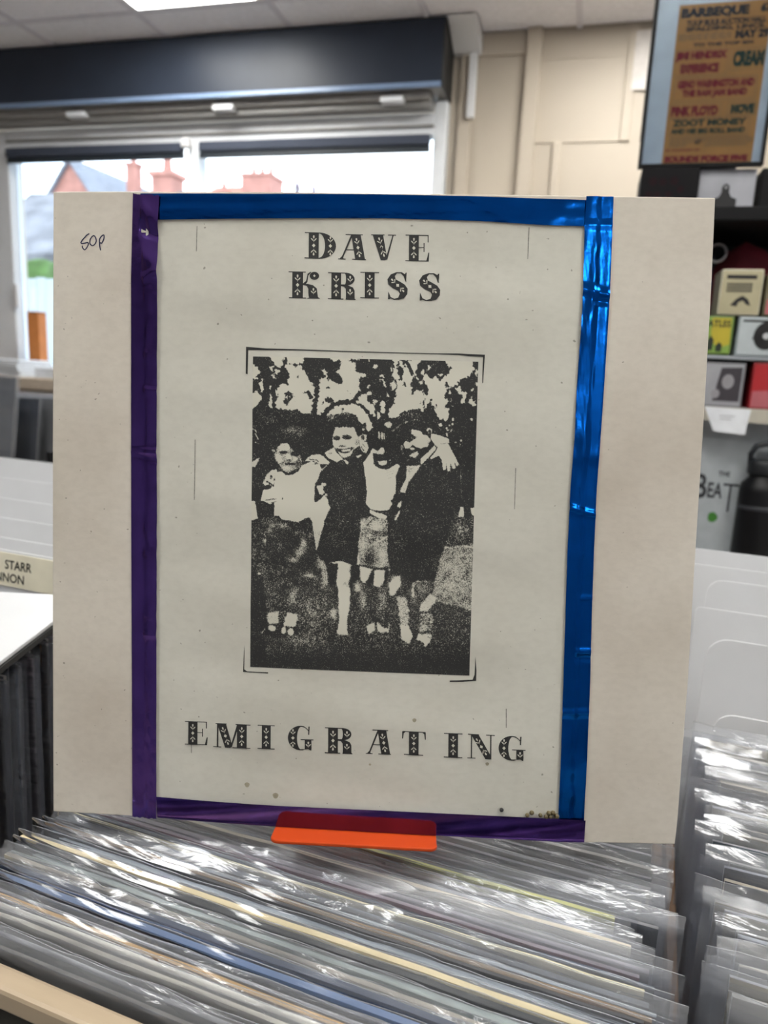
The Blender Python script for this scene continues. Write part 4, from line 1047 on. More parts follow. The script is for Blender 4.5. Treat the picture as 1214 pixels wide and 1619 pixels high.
# ------------------------------------------------------------------ the album cover
ART = {
 'outline': [(-161.5,158.47),(-90.15,156.75),(7.98,156.69),(91.05,156.68),(158.06,156.5),(158.89,116.41),(159.15,80.16),(159.32,44.82),(159.33,-7.56),(159.43,-38.07),(159.7,-71.8),(159.3,-105.11),(158.95,-144.72),(158.35,-155.17),(111.31,-157.04),(39.4,-157.42),(-41.83,-157.64),(-117.82,-158.65),(-162.69,-161.35),(-162.68,-61.34),(-162.31,37.11)],
 'sheet': [(-112.22,149.7),(-0.86,150.31),(105.19,149.09),(104.26,41.67),(108.43,-149.35),(-1.49,-150.55),(-110.57,-152.47)],
 'tape_top': [[(-115.03,156.13),(-58.85,155.6),(-0.43,156.01),(49.82,155.6),(79.39,154.93),(101.4,154.51)],[(-114.95,143.42),(-58.65,143.93),(5.04,144.82),(50.28,144.14),(79.97,142.67),(102.03,142.4)]],
 'tape_right': [[(98.69,156.06),(98.5,142.64),(99.15,121.15),(99.35,105.62),(99.1,88.5),(98.75,65.87),(98.79,43.02),(98.15,19.77),(98.18,-11.41),(98.83,-43.15),(99.4,-75.32),(100.08,-114.53),(100.34,-146.88)],[(111.38,156.21),(111.6,142.83),(111.94,121.37),(112.09,105.88),(111.91,88.79),(111.63,66.21),(111.26,43.39),(110.77,20.19),(111.04,-10.92),(111.62,-42.6),(112.52,-74.69),(113.0,-113.84),(113.1,-146.13)]],
 'tape_left': [[(-118.78,156.11),(-119.18,137.13),(-119.56,115.84),(-119.37,78.9),(-119.15,35.39),(-118.89,-3.12),(-118.51,-44.52),(-118.05,-94.59),(-117.47,-158.79)],[(-105.14,154.57),(-105.48,136.99),(-105.67,115.82),(-105.58,79.06),(-105.5,35.78),(-104.97,-2.53),(-104.88,-43.74),(-104.59,-93.57),(-104.15,-158.14)]],
 'tape_bottom': [[(-104.08,-146.09),(-38.94,-145.93),(11.2,-145.34),(62.08,-144.86),(100.7,-144.57),(113.64,-144.62)],[(-103.98,-157.95),(-41.83,-157.64),(11.58,-157.59),(62.59,-157.35),(101.31,-157.16),(113.8,-156.73)]],
 'beads': [(72.2,-141.84,1.05),(84.95,-143.85,1.1),(87.14,-142.41,1.2),(91.45,-143.41,1.1),(95.58,-142.09,1.2),(97.66,-141.8,1.2),(94.36,-143.96,1.15),(96.45,-143.83,1.15),(99.55,-143.46,1.25)],
 'price': [[(-141.93,137.62),(-143.43,136.82),(-144.11,136.07),(-145.11,135.18),(-145.95,134.14),(-146.38,133.31),(-145.79,132.89),(-144.11,133.12),(-142.68,133.32),(-142.43,132.41),(-142.93,131.36),(-143.6,130.46),(-144.44,129.87),(-145.28,130.56),(-145.65,131.25),(-145.53,131.86)],[(-139.51,136.67),(-140.42,136.16),(-141.34,134.96),(-141.59,133.91),(-141.51,132.7),(-140.25,131.77),(-139.08,132.36),(-138.42,133.25),(-138.17,134.46),(-138.76,135.98),(-139.51,136.67)],[(-135.83,129.44),(-136.25,131.11),(-136.47,132.92),(-136.47,134.43),(-136.18,135.33),(-135.27,136.37),(-134.36,136.81),(-134.02,136.35),(-134.19,135.0),(-134.76,133.8),(-135.43,132.91),(-136.26,133.22)]],
 'pencil': [[(-86.15,140.49),(-86.33,128.5)],[(72.93,141.7),(73.0,127.13)],[(-85.89,37.58),(-85.86,7.75)],[(71.73,28.53),(72.0,8.61)],[(-86.15,-110.44),(-86.01,-122.07)],[(72.33,-90.38),(72.75,-100.01)]],
 'stain': [(-56.64,-136.59,1.3),(-41.83,-141.28,1.5),(27.18,-98.46,1.0),(64.16,-118.91,0.9),(5.71,-122.41,0.6)],
 'mark': [[(-60.87,83.28),(-51.3,82.7),(-32.66,82.61),(-8.01,82.31),(31.65,82.18),(41.94,82.42),(47.38,82.25),(54.77,82.12),(54.65,77.93),(54.42,68.62),(54.06,68.61),(53.89,77.91),(53.91,81.06),(47.42,81.2),(41.96,81.67),(31.66,81.79),(-8.0,81.86),(-32.65,82.07),(-51.29,81.79),(-59.74,81.78),(-59.86,70.03),(-60.81,70.32)],[(-59.16,-64.54),(-59.12,-76.86),(-57.64,-77.76),(-53.1,-77.83),(-46.97,-77.67),(-46.96,-78.32),(-53.1,-78.25),(-59.75,-78.2),(-59.54,-71.04)],[(56.16,-64.63),(56.92,-71.92),(56.97,-77.03),(49.99,-77.85),(44.06,-78.13),(44.03,-77.49),(48.71,-77.11),(55.24,-76.48),(56.07,-73.88)]],
 'letters': [('D',[(-33.31,138.01),(-18.22,137.79),(-17.99,125.46),(-33.12,125.65)]),('A',[(-17.15,137.45),(-3.8,137.26),(-3.54,125.32),(-16.93,125.49)]),('V',[(-1.47,137.39),(10.4,137.34),(10.7,125.44),(-1.21,125.47)]),('E',[(14.92,137.49),(26.25,137.44),(26.6,125.18),(15.23,125.21)]),('K',[(-40.69,119.41),(-25.41,119.37),(-25.19,106.72),(-40.51,106.73)]),('R',[(-21.56,119.32),(-8.22,119.16),(-7.96,106.52),(-21.33,106.65)]),('I',[(-6.02,119.74),(2.94,119.72),(3.23,107.42),(-5.76,107.43)]),('S',[(6.73,119.81),(16.59,119.99),(16.93,107.1),(7.04,106.9)]),('S',[(21.85,119.61),(32.09,119.79),(32.47,106.81),(22.21,106.61)]),('E',[(-89.55,-105.39),(-77.56,-105.02),(-77.5,-117.28),(-89.52,-117.7)]),('M',[(-74.58,-105.33),(-55.38,-105.06),(-55.26,-117.6),(-74.5,-117.92)]),('I',[(-51.64,-104.86),(-42.89,-104.71),(-42.74,-117.16),(-51.51,-117.33)]),('G',[(-36.24,-104.32),(-23.26,-104.04),(-23.06,-116.74),(-36.07,-117.04)]),('R',[(-17.49,-104.33),(-3.56,-104.18),(-3.28,-117.49),(-17.25,-117.66)]),('A',[(3.14,-104.24),(15.81,-104.11),(16.12,-116.78),(3.41,-116.93)]),('T',[(21.36,-104.15),(33.06,-104.14),(33.4,-116.34),(21.67,-116.36)]),('I',[(42.11,-104.08),(51.32,-103.98),(51.71,-116.49),(42.48,-116.61)]),('N',[(53.73,-103.9),(67.29,-103.89),(67.73,-116.38),(54.13,-116.41)]),('G',[(69.17,-104.0),(82.42,-103.85),(82.9,-116.43),(69.62,-116.6)])],
 'photo': [(-57.37,78.69),(51.75,78.76),(53.54,-74.58),(-56.13,-75.4)],
 'ops': [('p',0.05,[(-10,234),(30,209),(80,225),(111,224),(160,230),(205,229),(227,243),(263,247),(325,252),(418,238),(551,248),(728,261),(1056,261),(1072,796),(-4,831)]),('p',0.03,[(-5,-2),(79,-4),(86,15),(104,39),(118,49),(136,49),(138,23),(148,5),(162,1),(160,27),(149,53),(163,70),(159,105),(168,118),(150,127),(125,119),(110,137),(119,180),(106,198),(111,233),(88,234),(87,190),(83,155),(77,190),(78,234),(13,227),(39,191),(39,169),(19,154),(1,157),(0,98),(23,97),(20,82),(38,64),(20,52),(4,30)]),('p',1,[(-5,35),(11,58),(31,56),(36,71),(18,87),(20,98),(-4,96)]),('p',1,[(-4,159),(19,154),(41,174),(39,191),(8,231),(-3,234)]),('e',1,89,50,8,9),('e',1,111,62,7,10),('e',1,92,90,5,10),('e',1,109,90,4,4),('e',1,83,133,4,7),('p',1,[(32,117),(43,101),(48,130),(53,147),(43,158),(34,139)]),('p',0.05,[(139,149),(164,153),(181,157),(177,179),(169,205),(151,215),(142,197),(144,175)]),('e',1,157,179,8,10),('p',0.03,[(224,-1),(348,-1),(361,13),(392,6),(431,1),(520,1),(521,66),(495,80),(477,67),(463,50),(441,59),(423,42),(397,26),(384,52),(393,69),(406,82),(398,112),(381,117),(362,96),(340,96),(327,66),(313,49),(327,84),(303,102),(301,158),(300,189),(293,220),(290,255),(263,251),(275,185),(279,124),(256,107),(247,86),(238,68),(220,47),(211,30),(189,48),(180,39),(193,30),(211,21),(228,21)]),('e',1,320,56,9,9),('e',1,384,59,5,5),('e',1,361,8,6,8),('e',1,249,68,4,4),('p',1,[(407,4),(429,5),(440,12),(463,24),(463,48),(441,59),(428,42),(408,34),(392,17)]),('p',0.05,[(228,156),(257,142),(266,172),(275,179),(262,181),(244,164)]),('p',0.05,[(336,114),(350,135),(337,138)]),('p',0.04,[(320,184),(328,175),(359,174),(373,192),(390,182),(439,181),(495,123),(522,110),(522,136),(483,158),(457,185),(417,199),(373,209),(325,252),(307,241),(329,219),(342,201)]),('p',1,[(298,220),(315,184),(331,201),(325,236),(316,250),(298,242)]),('e',0.05,318,197,6,9),('p',1,[(333,201),(351,196),(364,201),(342,223),(334,223)]),('e',0.1,212,105,4,4),('e',0.1,418,130,4,4),('e',0.1,427,142,4,4),('e',0.1,195,174,4,4),('e',0.1,205,84,4,4),('e',0.1,436,155,4,4),('e',0.1,191,192,4,4),('e',0.1,167,33,4,4),('e',0.1,156,79,4,4),('e',0.1,135,19,4,4),('p',0.03,[(475,1),(619,0),(633,25),(630,84),(644,97),(640,130),(637,189),(619,208),(610,249),(578,282),(550,251),(549,210),(521,192),(511,156),(497,138),(478,129)]),('e',1,577,81,5,6),('e',1,589,106,6,13),('e',1,517,121,7,8),('e',1,522,148,10,10),('e',1,584,209,9,28),('e',1,567,246,6,16),('e',1,543,189,4,14),('e',1,626,112,13,16),('e',1,550,31,12,6),('e',1,491,69,14,7),('e',1,620,43,5,7),('e',1,553,182,4,6),('e',1,606,156,3,6),('e',1,630,70,4,12),('p',0.03,[(649,2),(697,1),(712,41),(722,64),(713,68),(694,55),(679,15),(671,42),(667,88),(651,88),(645,47)]),('e',1,665,17,6,12),('p',0.04,[(734,11),(757,-1),(858,-1),(873,26),(889,33),(873,42),(860,65),(829,93),(823,70),(782,80),(777,58),(759,63),(771,104),(778,112),(783,131),(779,154),(770,149),(763,136),(771,209),(764,213),(761,159),(756,131),(733,132),(710,160),(705,146),(714,128),(704,110),(718,77),(731,63),(732,27)]),('e',1,779,31,6,10),('e',1,753,100,6,10),('e',1,734,77,4,6),('e',1,758,49,5,5),('e',1,804,16,4,4),('e',1,837,66,6,4),('p',0.03,[(978,-1),(1010,-2),(1020,362),(849,367),(837,257),(874,243),(878,210),(855,206),(872,174),(853,156),(866,124),(898,105),(934,77),(965,58),(983,30)]),('e',1,921,127,13,14),('e',1,941,154,10,23),('e',1,973,174,13,13),('e',1,974,126,5,6),('e',1,990,48,5,12),('e',1,934,175,6,9),('e',1,983,190,8,6),('e',1,990,98,5,9),('e',1,891,201,7,4),('e',1,865,238,10,24),('e',1,840,280,6,7),('e',1,876,135,4,6),('e',1,884,171,4,6),('e',1,893,256,4,6),('e',1,891,274,4,6),('e',1,880,281,3,4),('e',1,868,293,3,5),('e',1,871,321,3,6),('e',1,873,304,3,4),('p',0.04,[(763,223),(780,195),(794,167),(803,194),(818,221),(832,244),(838,276),(773,259)]),('e',0.05,863,104,8,10),('e',0.1,681,108,6,7),('e',0.1,748,184,3,6),('e',0.1,817,198,5,12),('e',0.1,809,144,3,3),('p',0.04,[(486,303),(513,275),(518,302),(542,316),(542,348),(487,349)]),('g',0.14,85,278,35,26),('g',0.18,206,323,48,26),('g',0.1,187,258,40,22),('g',0.08,40,261,26,22),('g',0.2,374,257,40,18),('s',0.0,21.2,[(448,191),(478,200),(507,223),(530,251),(547,287),(553,323),(550,359),(535,396),(515,426),(501,445)]),('s',0.0,19.7,[(320,420),(335,438),(357,458)]),('s',0.0,21.2,[(319,249),(342,223),(371,204),(404,193),(448,191)]),('s',0.0,21.2,[(448,187),(474,159),(504,119)]),('p',1,[(452,202),(485,212),(515,241),(536,276),(541,298),(524,317),(513,306),(512,277),(494,285),(479,271),(464,238)]),('p',0.85,[(381,222),(412,203),(430,208),(427,225),(405,240),(387,235)]),('e',0.05,408,225,4,7),('p',0.04,[(458,300),(487,285),(501,288),(512,277),(516,309),(513,331),(480,336)]),('e',0.9,500,309,4,4),('p',0.03,[(513,328),(546,294),(554,345),(540,381),(517,360)]),('g',0.2,170,319,40,15),('g',0.15,215,336,15,15),('p',0.5,[(115,397),(134,380),(160,377),(175,399),(197,413),(219,427),(227,456),(220,482),(198,501),(169,511),(142,499),(124,474),(105,452),(103,430),(112,415)]),('p',0.85,[(119,397),(137,380),(160,378),(173,395),(167,410),(130,412)]),('p',1,[(157,426),(174,428),(179,450),(157,451)]),('p',0.82,[(112,426),(131,433),(140,455),(127,470),(109,450)]),('p',0.75,[(186,435),(207,440),(207,458),(188,454)]),('e',0.05,143,419,19,7),('e',0.05,199,424,21,11),('e',0.08,168,453,11,3),('e',0.03,174,470,26,5),('e',0.3,213,471,15,22),('g',0.25,157,491,22,9),('e',0.6,99,413,6,7),('p',0.04,[(135,499),(169,511),(220,482),(231,470),(217,498),(184,520),(154,520)]),('p',1,[(113,511),(135,504),(154,520),(184,519),(213,501),(228,476),(272,455),(301,465),(315,490),(310,519),(288,553),(285,634),(297,638),(319,618),(330,603),(348,625),(349,647),(360,658),(346,684),(331,725),(327,777),(276,779),(272,734),(270,705),(246,709),(216,729),(175,730),(145,724),(126,702),(104,703),(107,669),(105,643),(88,653),(66,641),(43,638),(54,590),(73,585),(102,570),(109,540)]),('p',0.85,[(113,496),(90,500),(68,523),(52,560),(61,571),(80,563),(95,574),(106,548),(117,521)]),('e',0.1,89,531,6,10),('s',0.05,6.6,[(80,556),(101,572)]),('e',0.1,72,552,6,5),('s',0.03,8.0,[(56,577),(69,584),(88,579)]),('e',0.2,104,542,4,7),('s',0.3,8.0,[(66,635),(88,631),(112,628)]),('s',0.25,5.1,[(88,646),(114,639)]),('p',0.9,[(249,441),(301,425),(316,428),(349,460),(331,490),(321,505),(313,483),(298,458),(294,447),(264,447)]),('s',0.06,5.8,[(251,446),(294,450),(301,454)]),('p',0.06,[(268,469),(301,466),(315,486),(320,497),(326,482),(346,467),(320,468),(301,458)]),('p',1,[(296,564),(318,560),(316,551),(338,552),(338,561),(323,565),(333,592),(318,604),(307,597)]),('p',0.03,[(287,557),(296,564),(303,593),(317,607),(300,630),(286,635)]),('p',0.7,[(333,596),(359,601),(348,610),(337,607)]),('p',0.9,[(-3,468),(27,451),(36,445),(16,489),(-3,486)]),('p',1,[(-1,641),(17,646),(27,716),(-1,730)]),('s',0.8,3.7,[(14,341),(29,363)]),('s',0.8,3.7,[(-4,318),(14,323),(20,334)]),('e',0.2,142,626,4,6),('e',0.6,265,598,3,6),('e',0.7,18,379,4,4),('p',0.06,[(347,285),(368,250),(405,236),(442,239),(475,260),(487,292),(458,301),(436,305),(399,302),(377,304),(366,335),(351,321)]),('g',0.3,412,243,44,8),('g',0.2,361,263,15,15),('p',0.97,[(377,304),(406,301),(439,304),(457,298),(465,318),(477,340),(483,376),(480,405),(456,435),(431,445),(408,433),(390,411),(374,390),(365,379),(363,346)]),('e',0.12,383,351,16,9),('e',0.12,427,346,22,10),('s',0.25,3.7,[(366,346),(381,340),(396,345)]),('s',0.25,4.4,[(405,340),(425,334),(447,341)]),('p',0.2,[(389,384),(407,379),(426,381),(426,389),(393,390)]),('p',0.12,[(378,392),(408,397),(452,388),(461,391),(445,406),(434,415),(404,417),(389,408)]),('p',1,[(402,402),(445,396),(437,406),(412,409)]),('e',0.55,471,366,11,15),('p',0.12,[(457,398),(481,381),(479,409),(453,440),(429,446),(407,433),(423,434),(445,424)]),('e',0.8,419,425,18,7),('p',0.75,[(480,343),(498,328),(515,333),(514,357),(496,368),(483,365)]),('e',0.1,497,344,8,10),('p',0.9,[(484,365),(518,364),(525,389),(515,413),(496,405),(487,383)]),('s',0.1,3.3,[(496,372),(514,389)]),('s',0.1,3.3,[(490,379),(505,404)]),('s',0.1,3.3,[(489,394),(496,415)]),('p',0.06,[(352,463),(383,457),(405,447),(431,465),(442,453),(467,431),(489,427),(504,448),(509,484),(517,535),(522,590),(519,642),(538,660),(502,683),(492,772),(325,777),(332,718),(360,658),(349,632),(347,607),(335,596),(322,578),(340,559),(336,548),(314,549),(292,557),(310,505),(335,478)]),('p',1,[(327,418),(371,390),(378,411),(397,426),(416,449),(432,465),(438,455),(425,446),(407,444),(383,456),(366,447),(348,440)]),('e',0.4,355,418,11,5),('p',0.9,[(469,429),(489,419),(497,423),(475,434)]),('p',0.9,[(239,456),(268,429),(305,423),(323,431),(353,460),(335,467),(317,497),(313,486),(302,465),(283,454)]),('s',0.06,5.1,[(261,446),(294,450),(302,457)]),('p',0.05,[(268,469),(305,468),(317,490),(328,481),(346,467),(317,466)]),('g',0.1,418,575,58,73),('g',0.07,413,722,55,37),('p',1,[(503,455),(519,433),(544,389),(552,425),(571,475),(604,482),(630,470),(651,451),(667,469),(653,502),(650,550),(647,597),(629,620),(634,638),(619,661),(579,666),(538,660),(519,638),(519,616),(522,590),(517,535),(509,492)]),('p',0.03,[(553,290),(589,271),(630,299),(663,320),(665,393),(659,451),(630,472),(604,484),(571,477),(556,468),(545,432),(542,389),(554,374),(557,334)]),('p',0.75,[(589,286),(604,275),(618,271),(626,278),(622,296),(612,300)]),('e',0.85,571,333,4,18),('e',0.9,583,333,4,18),('e',0.7,593,336,3,15),('p',0.82,[(543,391),(566,403),(580,386),(591,384),(597,402),(588,417),(563,414),(543,411)]),('g',0.45,619,405,10,8),('p',0.78,[(567,447),(607,442),(609,456),(589,466),(573,461)]),('e',0.1,585,424,22,5),('p',0.05,[(544,421),(556,447),(553,465),(547,461),(548,443)]),('e',0.5,622,439,4,4),('s',0.5,3.7,[(601,500),(645,484)]),('s',0.5,3.7,[(609,511),(649,491)]),('s',0.5,3.7,[(613,522),(646,513)]),('s',0.5,3.7,[(605,489),(634,477)]),('p',0.97,[(538,663),(572,677),(612,687),(609,702),(576,696),(538,679)]),('p',0.05,[(620,309),(634,270),(665,232),(702,215),(753,216),(781,243),(801,279),(806,307),(755,299),(718,304),(719,350),(677,361),(678,388),(693,443),(666,463),(647,454),(614,427),(598,363)]),('g',0.16,698,236,56,19),('s',0.4,5.6,[(644,299),(662,285),(689,271),(717,261),(740,256)]),('s',0.3,6.5,[(628,311),(653,292)]),('p',0.03,[(746,304),(791,284),(811,320),(793,325)]),('p',0.93,[(718,304),(755,310),(765,326),(783,328),(800,348),(787,376),(757,384),(734,380),(719,369),(706,385),(687,389),(682,370),(687,354),(705,360),(724,348),(739,336),(711,321)]),('e',0.1,716,338,23,7),('p',0.05,[(674,398),(711,390),(745,394),(725,406),(692,412)]),('p',0.75,[(704,418),(739,398),(749,409),(732,429)]),('e',0.85,707,442,13,5),('e',0.85,718,388,11,5),('e',0.75,793,306,12,12),('e',0.03,794,309,7,8),('g',-0.5,796,360,12,16),('e',0.4,673,384,6,12),('e',0.35,676,409,7,6),('p',0.05,[(759,460),(805,436),(846,421),(861,485),(894,479),(935,455),(955,510),(952,575),(944,621),(934,761),(616,772),(619,692),(637,631),(650,574),(648,509),(661,472),(693,443),(721,433),(739,424)]),('p',1,[(756,432),(785,404),(817,371),(823,384),(799,415),(759,460)]),('p',1,[(802,321),(829,322),(879,341),(881,356),(844,361),(831,376),(817,366),(800,341)]),('p',1,[(838,366),(877,360),(891,387),(915,428),(925,451),(919,458),(903,437),(912,467),(900,471),(888,438),(887,479),(878,483),(871,443),(867,475),(858,478),(851,434),(836,414),(802,432),(799,427),(822,398)]),('p',0.75,[(696,464),(759,460),(727,507),(705,536),(692,582),(668,583),(673,564),(695,517)]),('p',0.9,[(662,621),(678,608),(675,648),(657,644)]),('p',0.8,[(665,662),(673,662),(653,714),(645,707)]),('g',-0.3,708,480,9,19),('p',0.9,[(938,649),(949,640),(955,681),(932,682)]),('p',1,[(984,641),(1014,640),(1015,670),(987,666)]),('e',0.8,975,254,4,4),('e',0.8,932,345,4,4),('e',0.8,909,354,3,3),('e',0.8,893,272,3,3),('e',0.8,895,252,3,3),('e',0.8,889,304,3,3),('e',0.8,930,363,3,3),('e',0.8,866,314,2,2),('e',0.8,874,328,2,2),('g',0.06,836,578,93,93),('s',0.3,3.7,[(935,478),(937,520),(943,603)]),('p',0.17,[(-5,727),(37,721),(106,705),(123,713),(176,727),(219,728),(277,718),(295,853),(359,893),(368,1407),(-10,1411)]),('p',0.17,[(238,865),(302,863),(345,910),(399,908),(484,910),(494,915),(622,921),(644,953),(718,950),(728,1415),(246,1413)]),('p',0.17,[(584,939),(674,952),(738,981),(843,972),(846,887),(871,828),(895,738),(914,659),(1014,682),(1035,1413),(593,1410)]),('p',0.1,[(75,743),(123,715),(219,728),(274,718),(283,758),(303,852),(303,937),(243,945),(178,920),(72,924),(55,845)]),('g',0.3,99,748,21,26),('g',0.2,144,746,31,16),('g',0.25,83,780,16,21),('g',0.25,219,776,21,10),('g',0.45,194,898,26,13),('g',0.4,220,866,21,21),('g',0.4,241,828,15,31),('g',0.35,65,818,11,11),('g',0.15,124,832,31,26),('g',0.2,155,746,21,10),('g',0.3,267,785,10,16),('p',0.7,[(282,758),(321,764),(313,826),(298,855)]),('p',1,[(-6,640),(18,642),(29,718),(-5,727)]),('p',0.02,[(4,608),(47,607),(42,639),(23,642),(12,639)]),('g',0.45,270,970,31,10),('g',0.35,334,995,16,31),('g',0.3,196,1069,18,42),('g',0.3,306,916,16,21),('g',0.08,94,1057,31,63),('g',0.16,288,1130,63,83),('g',0.14,247,1266,83,42),('g',0.06,103,1309,63,31),('e',0.9,37,967,9,4),('e',0.5,17,858,11,3),('e',0.9,149,932,3,3),('e',0.6,103,1372,7,3),('p',0.06,[(-3,948),(45,978),(73,1084),(71,1408),(-10,1401)]),('p',0.05,[(69,1187),(219,1181),(215,1240),(145,1254),(53,1241)]),('p',0.75,[(82,1143),(133,1136),(128,1190),(83,1196)]),('p',1,[(172,1142),(215,1149),(207,1204),(154,1201)]),('e',0.85,102,1216,18,13),('e',0.95,155,1221,9,16),('e',0.95,187,1228,13,15),('s',0.7,4.7,[(53,1238),(69,1222)]),('p',0.06,[(327,746),(491,741),(488,857),(484,910),(457,911),(404,900),(345,911),(297,863)]),('g',0.07,397,807,63,42),('p',0.95,[(401,900),(458,911),(453,965),(445,997),(455,1034),(453,1098),(441,1168),(445,1230),(396,1230),(408,1169),(405,1100),(401,1036),(391,967)]),('g',-0.5,437,1000,21,15),('g',-0.35,450,933,11,26),('g',-0.2,425,1061,21,4),('p',0.07,[(343,915),(399,908),(392,999),(358,1016)]),('p',0.05,[(457,911),(494,915),(495,974),(464,996),(455,1071)]),('p',0.5,[(302,885),(335,905),(353,957),(352,1016),(336,1001),(319,937)]),('g',0.45,379,1144,19,26),('p',0.42,[(501,701),(538,692),(618,706),(620,789),(628,916),(569,929),(558,919),(494,911),(485,831)]),('g',-0.3,539,887,24,42),('g',-0.3,579,764,37,11),('g',0.4,565,736,31,24),('g',0.3,501,730,16,26),('g',0.25,599,864,24,52),('g',0.3,508,819,16,31),('s',0.7,6.3,[(556,818),(619,779)]),('s',0.05,7.3,[(564,929),(627,921)]),('s',0.05,6.3,[(489,913),(558,923)]),('s',0.15,5.2,[(523,734),(554,702)]),('p',1,[(536,663),(574,677),(614,687),(609,701),(569,696),(536,676)]),('p',0.85,[(494,918),(553,929),(538,967),(517,995),(501,981)]),('p',0.97,[(563,935),(606,934),(607,980),(586,1010),(559,1003)]),('g',-0.4,546,972,13,21),('g',-0.3,612,959,10,31),('g',0.3,513,1069,16,47),('g',0.25,604,1066,21,52),('g',0.6,486,1011,14,24),('g',0.3,644,990,21,31),('p',0.9,[(532,1189),(566,1171),(570,1206),(543,1224)]),('p',0.9,[(580,1171),(601,1189),(628,1196),(632,1172),(637,1177),(629,1212),(591,1215),(580,1200)]),('p',0.05,[(642,589),(917,581),(914,659),(895,738),(871,828),(846,887),(843,973),(759,976),(738,982),(679,952),(634,949),(619,853),(618,710),(634,678),(636,636)]),('g',0.1,660,814,26,94),('g',0.09,820,878,42,42),('g',0.05,763,716,78,78),('p',0.9,[(939,637),(950,637),(955,679),(930,685)]),('p',1,[(984,641),(1013,640),(1014,679),(990,672)]),('p',0.03,[(955,632),(981,631),(988,688),(959,689)]),('p',0.95,[(656,641),(674,619),(677,640),(667,651)]),('p',0.85,[(665,664),(673,661),(653,709),(645,704)]),('p',0.4,[(876,818),(1002,803),(1010,1104),(819,1058),(833,983),(847,898)]),('g',0.15,910,906,63,31),('g',0.12,923,991,73,26),('g',0.2,947,737,26,31),('s',0.7,3.7,[(868,821),(908,822),(950,815),(991,814)]),('s',0.7,3.7,[(834,1010),(865,998),(896,976)]),('g',0.2,786,1006,42,26),('p',0.75,[(627,993),(653,958),(680,957),(681,996),(655,1043),(636,1049)]),('g',0.2,646,1011,16,26),('p',0.55,[(660,1048),(709,1051),(721,1115),(716,1168),(738,1221),(730,1260),(691,1244),(684,1170),(675,1106)]),('p',0.92,[(686,1180),(722,1184),(739,1226),(726,1262),(688,1244)]),('p',0.7,[(813,1032),(841,1047),(835,1076),(799,1112),(765,1111),(777,1075)]),('p',0.42,[(773,1124),(832,1121),(823,1197),(767,1209)]),('p',0.92,[(765,1215),(826,1218),(818,1246),(799,1275),(787,1247),(759,1243)]),('s',0.2,4.2,[(784,1227),(818,1229)]),('e',0.65,737,1018,5,37),('g',0.25,742,1061,13,26),('g',-0.12,460,1367,627,68),('g',-0.1,22,1383,104,68),('g',-0.12,964,1330,157,68)],
}

SM = Matrix(((0.976902, -0.207889, -0.049438, -0.098721), (0.212349, 0.970292, 0.11594, 0.334916), (0.023867, -0.123761, 0.992025, 1.22376), (0.0, 0.0, 0.0, 1.0)))
M_card = card_mat('aged_card', 'cfc8bd', 'aba092')
M_sheet = card_mat('pasted_paper', 'cac8be', 'b3afa3', bump=.2)
M_print = pmat('print_ink', '242424', .7, var=.25, scale=900)
def U(p): return (p[0] * .001, p[1] * .001)
def card_mesh():
    pts = [U(p) for p in ART['outline']]
    # top edge runs left to right, bottom edge back again
    def edge_y(x, top):
        n = len(pts)
        c = []
        for i in range(n):
            a, b = pts[i], pts[(i + 1) % n]
            if abs(a[0] - b[0]) > .02 and (a[1] > 0) == top and min(a[0], b[0]) - 1e-6 <= x <= max(a[0], b[0]) + 1e-6:
                c.append(a[1] + (b[1] - a[1]) * (x - a[0]) / (b[0] - a[0]))
        return c[0] if c else None
    NX, NZ = 40, 44
    lx = sorted(p for p in pts if p[0] < -.1)
    rx = [p for p in pts if p[0] > .13]
    rx.sort(key=lambda p: -p[1])
    lx = sorted([p for p in pts if p[0] < -.14], key=lambda p: -p[1])
    def along(side, t):
        z0, z1 = side[0][1], side[-1][1]
        z = z0 + (z1 - z0) * t
        for a, b in zip(side[:-1], side[1:]):
            if b[1] - 1e-9 <= z <= a[1] + 1e-9:
                k = (z - a[1]) / (b[1] - a[1]) if b[1] != a[1] else 0
                return a[0] + (b[0] - a[0]) * k
        return side[-1][0]
    m = MB()
    V = {}
    for face, y in ((0, 0.0), (1, .0026)):
        for j in range(NZ + 1):
            t = j / NZ
            xl, xr = along(lx, t), along(rx, t)
            for i in range(NX + 1):
                x = xl + (xr - xl) * i / NX
                xt = min(max(x, pts[0][0]), pts[4][0])
                zt = edge_y(xt, True)
                zb = edge_y(min(max(x, lx[-1][0]), rx[-1][0]), False)
                V[face, i, j] = len(m.v)
                m.v.append((x, y, zt + (zb - zt) * t))
    def q(a, b, c, d):
        m.f.append((a, b, c, d)); m.m.append(0)
    for j in range(NZ):
        for i in range(NX):
            q(V[0, i, j], V[0, i, j + 1], V[0, i + 1, j + 1], V[0, i + 1, j])
            q(V[1, i, j], V[1, i + 1, j], V[1, i + 1, j + 1], V[1, i, j + 1])
    for i in range(NX):
        q(V[0, i, 0], V[0, i + 1, 0], V[1, i + 1, 0], V[1, i, 0])
        q(V[0, i, NZ], V[1, i, NZ], V[1, i + 1, NZ], V[0, i + 1, NZ])
    for j in range(NZ):
        q(V[0, 0, j], V[1, 0, j], V[1, 0, j + 1], V[0, 0, j + 1])
        q(V[0, NX, j], V[0, NX, j + 1], V[1, NX, j + 1], V[1, NX, j])
    return m.mesh('album_cover', M_card, bevel=.0005)
al = link('album_cover', card_mesh(), None, mw=SM)
tag(al, 'worn cream album cover edged in blue and purple foil tape, titled DAVE KRISS EMIGRATING', 'album cover')

